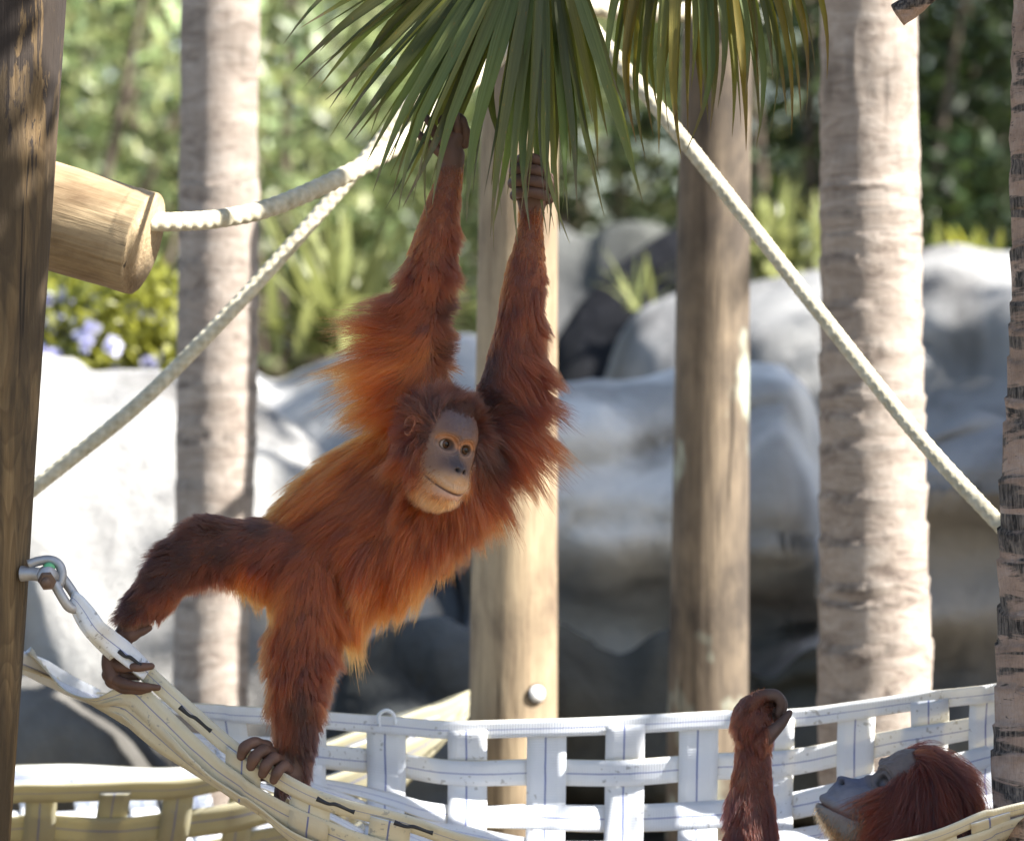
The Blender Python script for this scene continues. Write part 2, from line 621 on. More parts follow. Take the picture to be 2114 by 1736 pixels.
def rock(label, prof, y, thick, seed, bulge=0.18, tint=(1, 1, 1), crack=0.5, moss=True, nx=130, ns=84, zbot=-0.1, lean=0.35, under=None):
    """boulder whose crest follows prof [(u, v)] at depth y; a closed body standing on the ground"""
    Q = np.array([P(u, v, y) for u, v in prof])
    Q = resample(Q, nx)
    th = np.linspace(0, np.pi, ns)
    ss = np.sin(th)
    zz = np.sign(ss) * np.abs(ss) ** 0.55
    yy = -np.cos(th)
    edge = np.clip(np.minimum(np.linspace(0, 1, nx), np.linspace(1, 0, nx)) / 0.07, 0, 1) ** 0.5
    xx = Q[:, 0][:, None] + 0 * th[None, :]
    Zv = zbot + (Q[:, 2][:, None] - zbot) * zz[None, :]
    Yv = y + thick * (yy[None, :] * (0.35 + 0.65 * edge[:, None])) + lean * thick * zz[None, :] * (0.5)
    V = np.stack([xx, Yv, Zv], -1)
    big = fbm(V, 0.9, 3, seed)
    ridg = 1 - np.abs(vnoise(V * np.array([1, 1, 1.7]), 1.5, seed + 9)) * 2
    led = np.clip(ridg, 0, 1) ** 3
    front = np.clip(-yy, 0, 1)[None, :]
    V[..., 1] += -bulge * big * 1.3 + crack * 0.22 * led * front
    if under is not None:          # the face is undercut below a ledge at height under[0]
        led_z = under[0] + 0.16 * vnoise(V * np.array([1, 0, 0]), 1.6, seed + 31)
        V[..., 1] += under[1] * sstep(led_z + 0.10, led_z - 0.28, V[..., 2]) * front + 0.10 * np.sin(V[..., 2] * 17 + 3 * vnoise(V, 1.5, seed + 8)) * front * (V[..., 2] < led_z)
    V[..., 0] += 0.10 * vnoise(V, 1.3, seed + 4)
    V[..., 2] += 0.05 * fbm(V, 2.2, 3, seed + 2) * np.clip(zz, 0, 1)[None, :]
    V[..., 1] -= 0.06 * fbm(V, 3.2, 4, seed + 21) * front
    V += 0.022 * fbm(V, 7, 4, seed + 6)[..., None]
    c = np.ones(V.shape) * np.array(tint)
    m = np.clip(vnoise(V * np.array([1, 1, 2.0]), 1.1, seed + 12) + 0.25, 0, 1)[..., None]
    if moss:
        c = c * (1 - 0.55 * m * np.array([0.9, 0.85, 1.0]))
    o = mobj('boulder', V.reshape(-1, 3), grid_faces(nx, ns), M['rock'], col=np.clip(c, 0, 2).reshape(-1, 3))
    tag(o, label, 'boulder', 'artificial boulders of the enclosure')
    return o


rock('pale sunlit boulder with smooth crest below the lilac flowering shrub',
     [(-260, 760), (-80, 735), (75, 728), (150, 735), (230, 762), (330, 768), (420, 800), (520, 850), (620, 930), (740, 1060), (860, 1250), (960, 1500)], 3.6, 0.9, 1, 0.16, (0.95, 0.94, 0.92), 1.3, False, nx=170)
rock('grey boulder with a dip in its crest behind the hanging orangutan',
     [(350, 900), (460, 775), (540, 790), (600, 760), (640, 745), (720, 722), (800, 702), (900, 690), (1000, 700), (1090, 760), (1180, 900)], 4.7, 0.9, 2, 0.26, (1.15, 1.15, 1.14), 1.3, False)
rock('blue-grey boulder with sunlit top ledge between the two timber posts',
     [(900, 900), (1010, 800), (1100, 782), (1150, 778), (1270, 776), (1390, 780), (1520, 786), (1620, 790), (1665, 830), (1740, 980)], 4.0, 0.8, 3, 0.26, (1.95, 1.9, 1.82), 1.0, False, under=(1.74, 0.75), ns=120)
rock('large shaded boulder with a pale crest behind the thick palm trunk',
     [(1275, 900), (1305, 740), (1335, 640), (1420, 600), (1550, 575), (1690, 556), (1800, 530), (1910, 512), (2000, 522), (2100, 522), (2250, 560), (2400, 640)], 5.6, 1.0, 4, 0.28, (0.80, 0.80, 0.80), 1.2, False)
rock('dark weathered boulder above the shadowy hollow beside the pale post',
     [(1050, 640), (1110, 500), (1180, 462), (1260, 478), (1310, 450), (1390, 442), (1450, 480), (1500, 600)], 8.0, 0.6, 5, 0.25, (0.42, 0.42, 0.45), 1.2)
rock('near-black stone standing in for the shade of the hollow above the sunlit ledge',
     [(1110, 820), (1150, 680), (1200, 590), (1290, 520), (1380, 490), (1480, 520), (1560, 680)], 6.8, 0.5, 8, 0.12, (0.035, 0.037, 0.05), 0.6)  # near-black tint paints the deep shade of the hollow
rock('low dark stone under the white hammock corner beside the timber post',
     [(-150, 1560), (-20, 1420), (90, 1385), (180, 1410), (260, 1470), (330, 1560), (380, 1650)], 2.6, 0.45, 6, 0.12, (0.55, 0.53, 0.50), 1.0)
rock('mossy stone tinted dark for shade at the foot of the blue-grey boulder',
     [(820, 1620), (900, 1440), (1000, 1340), (1120, 1310), (1240, 1360), (1330, 1300), (1420, 1310), (1540, 1400), (1640, 1340), (1720, 1360), (1800, 1500)], 3.1, 0.45, 7, 0.26, (0.22, 0.21, 0.175), 2.0, nx=170)  # dark tint paints in shade low on the rocks; moss varies it
rock('tall dark stone between the thick pale palm and the cracked palm',
     [(1760, 1400), (1840, 1020), (1920, 900), (2000, 850), (2090, 830), (2220, 900), (2330, 1150)], 3.4, 0.5, 9, 0.22, (0.75, 0.75, 0.77), 1.4, under=(1.86, 0.7), ns=120)
rock('smooth slate-blue stone below the hanging orangutan',
     [(560, 1620), (640, 1420), (720, 1310), (800, 1262), (880, 1270), (960, 1330), (1040, 1480)], 3.0, 0.4, 10, 0.14, (0.42, 0.45, 0.50), 1.2)

# dark fence behind the boulders
fx = np.linspace(2.3, 5.6, 23)
fence = empty('fence', (3.6, 9.0, 0))
for i in range(22):
    V, F = box_mesh(0.142, 0.03, 2.95)
    mobj('board', V + np.array([fx[i] + 0.075 - 3.6, 0.012 * (i % 2), 1.47]), F, M['fence'], fence, smooth=False)
tag(fence, 'dark timber board fence behind the large shaded boulder', 'fence')


# ------------------------------------------------------------------ palms and posts
def trunk_mesh(edges, y, ztop, seed, n=420, seg=72, kind='palm', lump=1.0, zbot=-0.1):
    k = PX(y)
    rows = []
    for v, a, b in edges:
        p = P((a + b) / 2, v, y)
        rows.append([p[0], y, p[2], (b - a) / 2 * k])
    rows = np.array(rows)
    rows = rows[np.argsort(rows[:, 2])]
    lo, hi = rows[0], rows[-1]
    if hi[2] < ztop:
        sl = (rows[-1] - rows[0]) / (rows[-1, 2] - rows[0, 2])
        rows = np.vstack([rows, hi + sl * (ztop - hi[2]) * np.array([1, 1, 1, 0.6])])
    if lo[2] > zbot:
        sl = (rows[-1] - rows[0]) / (rows[-1, 2] - rows[0, 2])
        rows = np.vstack([lo - sl * (lo[2] - zbot) * np.array([1, 1, 1, 0.5]), rows])
    r_ = np.random.default_rng(seed)
    rings = np.cumsum(0.035 + 0.075 * r_.random(200))
    colr = {}

    def disp(s, a, pos):
        if kind == 'palm':
            sj = s + 0.018 * vnoise(pos, 6, seed) + 0.010 * vnoise(pos, 17, seed + 1)
            idx = np.searchsorted(rings, sj.ravel()).reshape(sj.shape)
            lo_ = np.where(idx > 0, rings[np.maximum(idx - 1, 0)], 0)
            fr = np.clip((sj - lo_) / (rings[np.minimum(idx, 199)] - lo_), 0, 1)
            wob = fbm(pos, 9, 3, seed + 3)
            amp = 0.5 + 0.5 * vnoise(np.stack([idx * 1.7, a * 1.3, 0 * a], -1), 1.0, seed)
            scar = np.exp(-((fr - 0.93) / 0.07) ** 2) + 0.8 * np.exp(-((fr - 0.03) / 0.08) ** 2)
            fray = np.clip(vnoise(np.stack([a * 14, s * 22, 0 * a], -1), 1.0, seed + 5), 0, 1)
            colr['c'] = 1 - (0.62 * np.clip(scar * (0.35 + 0.9 * amp), 0, 1) * (0.5 + 0.8 * fray))
            return 1 + lump * (0.045 * (fr ** 1.5 - 0.45) * (0.4 + amp) + 0.022 * wob - 0.016 * scar * fray)
        colr['c'] = np.ones_like(s)
        return 1 + lump * (0.02 * fbm(pos * np.array([1, 1, 0.25]), 5, 3, seed) + 0.012 * vnoise(np.stack([a * 5, s * 0.7, 0 * a], -1), 1.0, seed))

    V, F, uv = tube(rows[:, :3], rows[:, 3], n, seg, disp)
    c = np.repeat(colr['c'].reshape(-1, 1), 3, 1)
    c = np.vstack([c, [[1, 1, 1], [1, 1, 1]]])
    return V, F, c, rows


def fan_leaf(hub, direction, length, n, seed, width=0.03, spread=2.6, droop=0.5):
    """verts/faces of one fan leaf, for crowns out of view"""
    r_ = np.random.default_rng(seed)
    d = np.array(direction, float)
    d /= np.linalg.norm(d)
    side = np.cross(d, [0, 0, 1.0])
    side /= np.linalg.norm(side) + 1e-9
    Vs, Fs = [], []
    k = 0
    for a in np.linspace(-spread / 2, spread / 2, n):
        dd = d * math.cos(a) + side * math.sin(a)
        L = length * (0.75 + 0.25 * math.cos(a)) * r_.uniform(0.85, 1.05)
        tt = np.linspace(0.02, 1, 7)
        C = hub + dd * L * tt[:, None] + np.array([0, 0, -1.0]) * droop * L * (tt ** 2.2)[:, None]
        w = width * np.interp(tt, [0, 0.35, 1], [0.35, 1, 0.05])
        sd = np.cross(dd, [0, 0, 1.0])
        sd = sd / (np.linalg.norm(sd) + 1e-9)
        sd = sd * math.cos(0.5) + np.array([0, 0, 1]) * math.sin(0.5) * r_.choice([-1, 1])
        Vs += [C - sd * w[:, None] / 2, C + sd * w[:, None] / 2]
        i = np.arange(6)
        Fs.append(np.stack([k + i, k + i + 1, k + 7 + i + 1, k + 7 + i], -1))
        k += 14
    return np.vstack(Vs), np.vstack(Fs)


def palm_crown(top, n, length, seed, parent, azr=(0, 2 * math.pi), stem=0.6, elev=(-0.35, 1.1), leaves=26):
    r_ = np.random.default_rng(seed)
    Vs, Fs, k = [], [], 0
    for i in range(n):
        a = azr[0] + (azr[1] - azr[0]) * (i + r_.uniform(-0.3, 0.3)) / n
        e = r_.uniform(*elev)
        d = np.array([math.cos(a) * math.cos(e), math.sin(a) * math.cos(e), math.sin(e)])
        hub = np.array(top) + d * stem * r_.uniform(0.8, 1.2)
        V, F, _ = tube([np.array(top), (np.array(top) + hub) / 2 + [0, 0, 0.03], hub], [0.014, 0.011, 0.008], 6, 6)
        for f in F:
            Fs.append(f + k)
        Vs.append(V)
        k += len(V)
        V, F = fan_leaf(hub, d, length * r_.uniform(0.85, 1.1), leaves, seed * 31 + i)
        Fs.append(F + k)
        Vs.append(V)
        k += len(V)
    V = np.vstack(Vs)
    tris = [f for f in Fs if f.shape[1] == 3]
    quads = [f for f in Fs if f.shape[1] == 4]
    FF = ([np.vstack(tris)] if tris else []) + [np.vstack(quads)]
    o = mobj('crown', V - np.array(parent.location), FF, M['frond'], parent, col=np.ones((len(V), 3)), uv=np.zeros((len(V), 2)))
    o['kind'] = 'stuff'
    return o


def palm(label, edges, y, ztop, seed, mat, group=None, **k):
    V, F, c, rows = trunk_mesh(edges, y, ztop, seed, **k)
    base = np.array([rows[0, 0], rows[0, 1], 0])
    t_ = tag(empty('palm_tree', base), label, 'palm tree', group)
    mobj('trunk', V - base, F, mat, t_, col=c)
    return t_, rows[-1, :3]


pal_fg, top_fg = palm('palm tree with cracked ringed pinkish bark in sharp focus at the hammock end',
                      [(0, 2091, 2380), (300, 2090, 2385), (600, 2086, 2390), (850, 2076, 2395), (1050, 2064, 2400), (1250, 2061, 2405), (1500, 2053, 2408), (1736, 2046, 2410)],
                      0.12, 6.6, 11, M['palm_fg'], n=1500, seg=170, lump=0.95)
pal_r, top_r = palm('thick pale palm trunk standing between the grey post and the cracked palm',
                    [(0, 1692, 1893), (400, 1694, 1900), (800, 1692, 1908), (1200, 1691, 1918), (1500, 1688, 1926)], 1.9, 8.0, 12, M['palm_bg'], n=800, seg=110, lump=1.35)
pal_l, top_l = palm('slim pale palm trunk behind the hanging log and ropes',
                    [(0, 374, 536), (400, 370, 536), (800, 364, 532), (1100, 362, 522), (1450, 356, 512)], 2.6, 8.0, 13, M['palm_bg'], n=600, seg=80, lump=1.0)


def post(label, edges, y, ztop, seed, mat, lump=1.0, n=220, seg=64):
    V, F, c, rows = trunk_mesh(edges, y, ztop, seed, n=n, seg=seg, kind='post', lump=lump)
    base = np.array([rows[0, 0], rows[0, 1], 0])
    t_ = tag(empty('timber_post', base), label, 'post', 'round timber posts')
    mobj('pole', V - base, F, mat, t_, col=c)
    return t_, base


post_fg, post_fg_b = post('weathered leaning timber post holding the steel shackle', [(0, -112, 136), (450, -146, 106), (900, -176, 76), (1300, -204, 51), (1736, -236, 20)], 0.0, 3.6, 21, M['post_near'], 0.8, 500, 120)
post_m, post_m_b = post('pale timber post with a drilled hole behind the hanging orangutan', [(0, 996, 1152), (500, 987, 1151), (1000, 978, 1150), (1500, 968, 1150)], 1.9, 3.5, 22, M['post_mid'], 0.7)
post_g, post_g_b = post('grey stained timber post beside the thick pale palm trunk', [(0, 1410, 1552), (500, 1398, 1548), (1000, 1390, 1546), (1500, 1378, 1544)], 2.3, 3.4, 23, M['post_grey'], 0.9)

# drilled hole with a white plug on the pale post
hp = P(1103, 1430, 1.9)
hp[1] = 1.9 - 0.068
a = np.linspace(0, 2 * np.pi, 28, endpoint=False)
ax = np.array([0.45, -0.89, 0])
sx = np.array([0.89, 0.45, 0])


def ring(c, axis, r1, r2, depth, n=28):
    a = np.linspace(0, 2 * np.pi, n, endpoint=False)
    axis = np.array(axis) / np.linalg.norm(axis)
    s1 = np.cross(axis, [0, 0, 1.0])
    s1 /= np.linalg.norm(s1)
    s2 = np.cross(axis, s1)
    d = np.cos(a)[:, None] * s1 + np.sin(a)[:, None] * s2
    rowsv = [c + d * r1, c + d * r1 + axis * depth, c + d * r2 + axis * depth, c + d * r2]
    V = np.vstack(rowsv)
    F = np.vstack([grid_faces(4, n, True), np.stack([3 * n + np.arange(n), 3 * n + (np.arange(n) + 1) % n, (np.arange(n) + 1) % n, np.arange(n)], -1)])
    return V, F


def disc(c, axis, r, th, n=28):
    axis = np.array(axis) / np.linalg.norm(axis)
    V, F, _ = tube([c - axis * th / 2, c + axis * th / 2], [r, r], 2, n)
    return V, F


hc = P(1103, 1430, 1.85)
hc = np.array([hc[0], 1.825, hc[2]])
V, F = ring(hc, ax, 0.021, 0.0165, 0.012)
hr = mobj('hole_rim', V - post_m_b, F, M['hole'], post_m)
V, F = disc(hc + ax * 0.004, ax, 0.0178, 0.022)
mobj('plug', V - post_m_b, F, M['plug'], hr)

# horizontal log hanging behind the leaning post
la, lb = P(-40, 402, 0.34), P(296, 503, 0.26)
V, F, uv = tube([la, (la + lb) / 2, lb], [0.096, 0.097, 0.094], 90, 72,
                lambda s, a, p: 1 + 0.02 * fbm(p, 8, 3, 31) + np.where(s > s.max() - 0.035, 0.018 * fbm(np.stack([a * 8, s * 60, 0 * a], -1), 1, 2, 5) + 0.012, 0))
lq = Vector(lb - la).to_track_quat('Z', 'Y')
lR = np.array(lq.to_matrix())
log = mobj('log', (V - la) @ lR, F, M['log'], col=np.ones((len(V), 3)))
log.location = la
log.rotation_euler = lq.to_euler()
tag(log, 'short peeled log with a sawn end hanging behind the leaning post', 'log')


# ------------------------------------------------------------------ ropes
def rope(label, pts, r, seg=24):
    pts = np.array([P(*p) for p in pts])
    L = np.sum(np.linalg.norm(np.diff(pts, axis=0), axis=1))
    n = int(L / 0.0026)
    pitch = r * 1.5
    V, F, uv = tube(pts, [r] * len(pts), n, seg,
                    lambda s, a, p: 1 + 0.10 * np.abs(np.sin((s / pitch * 2 * np.pi + a * 3) / 2)) + 0.10 * np.abs(np.sin((s / pitch * 2 * np.pi - a * 3) / 2)) - 0.1)
    b = pts[0]
    o = mobj('rope', V - b, F, M['rope'])
    o.location = b
    return tag(o, label, 'rope', 'thick pale climbing ropes')


rope('thick pale rope curving up from the sawn log end to the palm leaves',
     [(300, 458, 0.28), (360, 458, 0.32), (450, 452, 0.4), (560, 428, 0.5), (700, 368, 0.65), (800, 312, 0.75), (880, 250, 0.85), (960, 180, 0.95), (1060, 85, 1.05), (1180, -60, 1.2)], 0.0168)
rope('long pale rope slanting down past the slim palm trunk to the leaning post',
     [(-20, 1088, 0.9), (70, 1008, 0.9), (270, 848, 0.95), (400, 722, 1.0), (540, 574, 1.05), (690, 405, 1.1), (830, 235, 1.15), (960, 60, 1.2), (1080, -120, 1.25)], 0.0142)
rope('taut braided rope sloping down from the palm leaves to the cracked palm',
     [(1150, -60, 1.0), (1212, 45, 0.95), (1420, 300, 0.85), (1680, 630, 0.7), (1900, 905, 0.55), (2080, 1100, 0.42), (2180, 1210, 0.38)], 0.0142)
rope('level white rope tied across near the top of the grey post',
     [(1130, -30, 1.7), (1210, 12, 1.75), (1320, 26, 1.8), (1430, 24, 1.85), (1520, 5, 2.0), (1580, -25, 2.2)], 0.0185)


# ------------------------------------------------------------------ vegetation behind
def leaf_quads(C, size, seed, up=0.3, aspect=0.45):
    """diamond leaves at C (n,3); returns V (4n,3), F (2 tris each)"""
    r_ = np.random.default_rng(seed)
    n = len(C)
    d = r_.normal(size=(n, 3))
    d /= np.linalg.norm(d, axis=1)[:, None]
    w = np.cross(d, r_.normal(size=(n, 3)) + np.array([0, 0, up]))
    w /= np.linalg.norm(w, axis=1)[:, None]
    nn = np.cross(d, w)
    L = size * r_.uniform(0.5, 1.7, n)[:, None] ** 1.2
    V = np.stack([C - d * L / 2, C + w * L * aspect / 2 + nn * L * 0.06, C + d * L / 2, C - w * L * aspect / 2 + nn * L * 0.06], 1)
    k = np.arange(n)[:, None] * 4
    F = np.vstack([k + [0, 1, 2], k + [0, 2, 3]])
    return V.reshape(-1, 3), F


def tree(label, x, y, h, rad, nleaf, mat, seed, zc=None, zr=None, size=0.075, clumps=70, cl_r=0.30, group='trees behind the enclosure', off=(0, 0)):
    r_ = np.random.default_rng(seed)
    zc = zc or h * 0.58
    zr = zr or h * 0.42
    t_ = tag(empty('tree', (x, y, 0)), label, 'tree', group)
    q = r_.normal(size=(clumps, 3))
    q /= np.linalg.norm(q, axis=1)[:, None]
    q *= (r_.random((clumps, 1)) ** 0.4)
    rx, ry = rad if isinstance(rad, tuple) else (rad, rad)
    cc = q * np.array([rx, ry, zr]) + np.array([off[0], off[1], zc])
    # trunk and limbs
    Vs, Fs3, Fs4, k = [], [], [], 0
    limbs = [([(0, 0, -0.1), (0.05 * r_.normal(), 0.05, h * 0.25), (0.12 * r_.normal(), 0.1 * r_.normal(), h * 0.6)], [0.10, 0.085, 0.05])]
    for c in cc[:22]:
        z0 = h * r_.uniform(0.15, 0.5)
        limbs.append(([(0, 0, z0), (c * 0.5 + np.array([0, 0, 0.15 * z0])) * [1, 1, 0.8] + [0, 0, z0 * 0.25], c], [0.045, 0.028, 0.008]))
    for pth, rr in limbs:
        V, F, _ = tube([np.array(p, float) for p in pth], rr, 9, 7)
        Vs.append(V)
        Fs4.append(F[0] + k)
        Fs3 += [f + k for f in F[1:]]
        k += len(V)
    mobj('trunk', np.vstack(Vs), [np.vstack(Fs4), np.vstack(Fs3)], M['bark'], t_)
    ci = r_.integers(0, clumps, nleaf)
    C = cc[ci] + r_.normal(size=(nleaf, 3)) * cl_r * np.array([1, 1, 0.75])
    C[:, 2] = np.maximum(C[:, 2], 0.1)
    V, F = leaf_quads(C, size, seed + 1)
    cb = r_.uniform(0.5, 1.6, clumps)[ci] * r_.uniform(0.5, 1.5, nleaf)
    col = np.repeat(np.stack([cb * r_.uniform(0.85, 1.15, nleaf), cb, cb * 0.9], -1), 4, 0)
    o = mobj('crown', V, F, mat, t_, col=col, smooth=False)
    o['kind'] = 'stuff'
    return t_


B, D_ = M['leaf_bright'], M['leaf_dark']
tree('tall dark tree beyond the grey post', 2.3, 17.5, 6.2, 1.9, 12000, D_, 109, size=0.10, clumps=60)
tree('bright green tree above the lilac flowering shrub', -2.15, 9.5, 5.2, 1.15, 13000, B, 101, clumps=44, cl_r=0.25)
tree('pale green tree filling the gap between log and slim palm', -1.0, 11.5, 5.6, 1.2, 13000, B, 102, clumps=44, cl_r=0.25)
tree('light green tree behind the hanging palm leaves', 0.25, 12.5, 5.4, 1.15, 11000, B, 103, clumps=44, cl_r=0.25)
tree('mid green tree behind the grey post and sloping rope', 1.25, 11.0, 5.0, 1.0, 7000, D_, 104, clumps=44, cl_r=0.24)
tree('dark green tree with sky gaps behind the thick pale palm', 2.25, 12.0, 5.6, 1.15, 6000, D_, 105, clumps=36, cl_r=0.24)
tree('deep green tree rising behind the dark board fence', 3.3, 10.8, 5.2, 1.1, 6000, D_, 106, clumps=36, cl_r=0.24)
tree('dense green tree farthest behind the slim palm trunk', -2.6, 14.5, 6.5, 1.9, 16000, B, 107, size=0.09)
tree('tall olive tree beyond the light green tree', -0.4, 16.5, 6.5, 2.0, 15000, D_, 108, size=0.09)


def blade_plant(label, u, v, y, n, length, seed, mat, width=0.022, zbase=None):
    r_ = np.random.default_rng(seed)
    b = P(u, v, y)
    t_ = tag(empty('blade_leaf_plant', (b[0], b[1], b[2])), label, 'plant', 'spiky plants on the rocks')
    for i in range(n):
        a = r_.uniform(0, 2 * math.pi)
        e = r_.uniform(0.5, 1.45)
        d = np.array([math.cos(a) * math.cos(e), math.sin(a) * math.cos(e), math.sin(e)])
        L = length * r_.uniform(0.6, 1.1)
        tt = np.linspace(0, 1, 8)
        C = d * L * tt[:, None] + np.array([0, 0, -1]) * (L * 0.45 * (1 - 0.5 * abs(d[2])) * tt ** 2.3)[:, None] + r_.normal(size=3) * [0.06, 0.06, 0]
        w = width * np.interp(tt, [0, 0.3, 1], [0.6, 1, 0.04])[:, None]
        sd = np.cross(d, [0, 0, 1.0])
        sd /= np.linalg.norm(sd)
        V = np.stack([C - sd * w, C - np.array([0, 0, 0.3]) * w, C + sd * w], 1).reshape(-1, 3)
        cb = r_.uniform(0.6, 1.35)
        mobj('blade', V, grid_faces(8, 3), mat, t_, col=np.ones((len(V), 3)) * cb)
    return t_


blade_plant('bright yellow-green spiky plant on the rock beside the slim palm', 690, 735, 5.6, 75, 0.62, 201, M['leaf_blade'])
blade_plant('arching spiky plant on the rock crest beside the grey post', 1610, 575, 6.4, 55, 0.42, 202, M['leaf_blade'])
blade_plant('small spiky plant in front of the shadowy rock hollow', 1330, 640, 6.2, 12, 0.26, 203, M['leaf_blade'], 0.009)
blade_plant('tiny yellow-green plant growing on the crest before the dark fence', 1990, 520, 6.0, 12, 0.13, 204, M['leaf_shrub'], 0.012)


def shrub(label, u, v, y, w, h, nleaf, nflower, seed, mat):
    r_ = np.random.default_rng(seed)
    b = P(u, v, y)
    t_ = tag(empty('flowering_shrub', b), label, 'shrub')
    cc = r_.normal(size=(40, 3))
    cc /= np.linalg.norm(cc, axis=1)[:, None]
    cc = cc * r_.random((40, 1)) ** 0.4 * np.array([w, w * 0.6, h]) + np.array([0, 0, h * 0.7])
    ci = r_.integers(0, 40, nleaf)
    C = cc[ci] + r_.normal(size=(nleaf, 3)) * 0.06
    V, F = leaf_quads(C, 0.045, seed)
    o = mobj('foliage', V, F, mat, t_, col=np.repeat(r_.uniform(0.7, 1.3, (nleaf, 1)) * np.ones((1, 3)), 4, 0), smooth=False)
    o['kind'] = 'stuff'
    Vs, Fs, Ft, k = [], [], [], 0
    for c in cc[:14]:
        V, F, _ = tube([np.array([0, 0, -0.1]), c * [0.5, 0.5, 0.6], c], [0.012, 0.008, 0.003], 7, 6)
        Vs.append(V)
        Fs.append(F[0] + k)
        Ft += [f + k for f in F[1:]]
        k += len(V)
    mobj('stem', np.vstack(Vs), [np.vstack(Fs), np.vstack(Ft)], M['bark'], t_)
    for i in range(nflower):
        c = cc[r_.integers(0, 40)] + r_.normal(size=3) * [0.07, 0.07, 0.07] + np.array([0, -0.10, 0.0])
        pts = c + r_.normal(size=(14, 3)) * 0.011
        V, F = leaf_quads(pts, 0.026, seed + i, aspect=0.9)
        mobj('blossom', V, F, M['petal'], t_, col=np.ones((len(V), 3)) * r_.uniform(0.85, 1.1), smooth=False)
    return t_


shrub('yellow-green shrub dotted with lilac blossom on the pale boulder', 225, 770, 5.0, 0.24, 0.145, 4200, 40, 301, M['leaf_shrub'])

# ------------------------------------------------------------------ hammocks
def ribbon(C, W, N, width, th=0.0026, u0=0.0, nw=5, name='strap', mat=None, parent=None, org=None, under=None):
    """solid strap along C with width vectors W (unit) and normals N (unit). width scalar or (n,)"""
    n = len(C)
    width = np.broadcast_to(np.asarray(width, float), (n,))
    L = np.concatenate([[0], np.cumsum(np.linalg.norm(np.diff(C, axis=0), axis=1))])
    xs = np.linspace(-0.5, 0.5, nw)
    prof = np.concatenate([np.stack([xs, np.full(nw, 0.5)], 1), np.stack([xs[::-1], np.full(nw, -0.5)], 1)])
    V = C[:, None, :] + W[:, None, :] * (prof[None, :, 0:1] * width[:, None, None]) + N[:, None, :] * (prof[None, :, 1:2] * th)
    m = 2 * nw
    uv = np.stack([np.broadcast_to(prof[None, :, 0] + 0.5, (n, m)), np.broadcast_to(L[:, None], (n, m))], -1).reshape(-1, 2)
    F = [grid_faces(n, m, True), np.array([list(range(m))[::-1]]), np.array([[(n - 1) * m + j for j in range(m)]])]
    o = mobj(name, V.reshape(-1, 3) - org, F, mat, parent, uv=uv)
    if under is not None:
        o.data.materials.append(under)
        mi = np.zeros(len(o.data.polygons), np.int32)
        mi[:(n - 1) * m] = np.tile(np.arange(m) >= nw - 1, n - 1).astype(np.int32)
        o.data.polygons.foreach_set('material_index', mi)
    return o


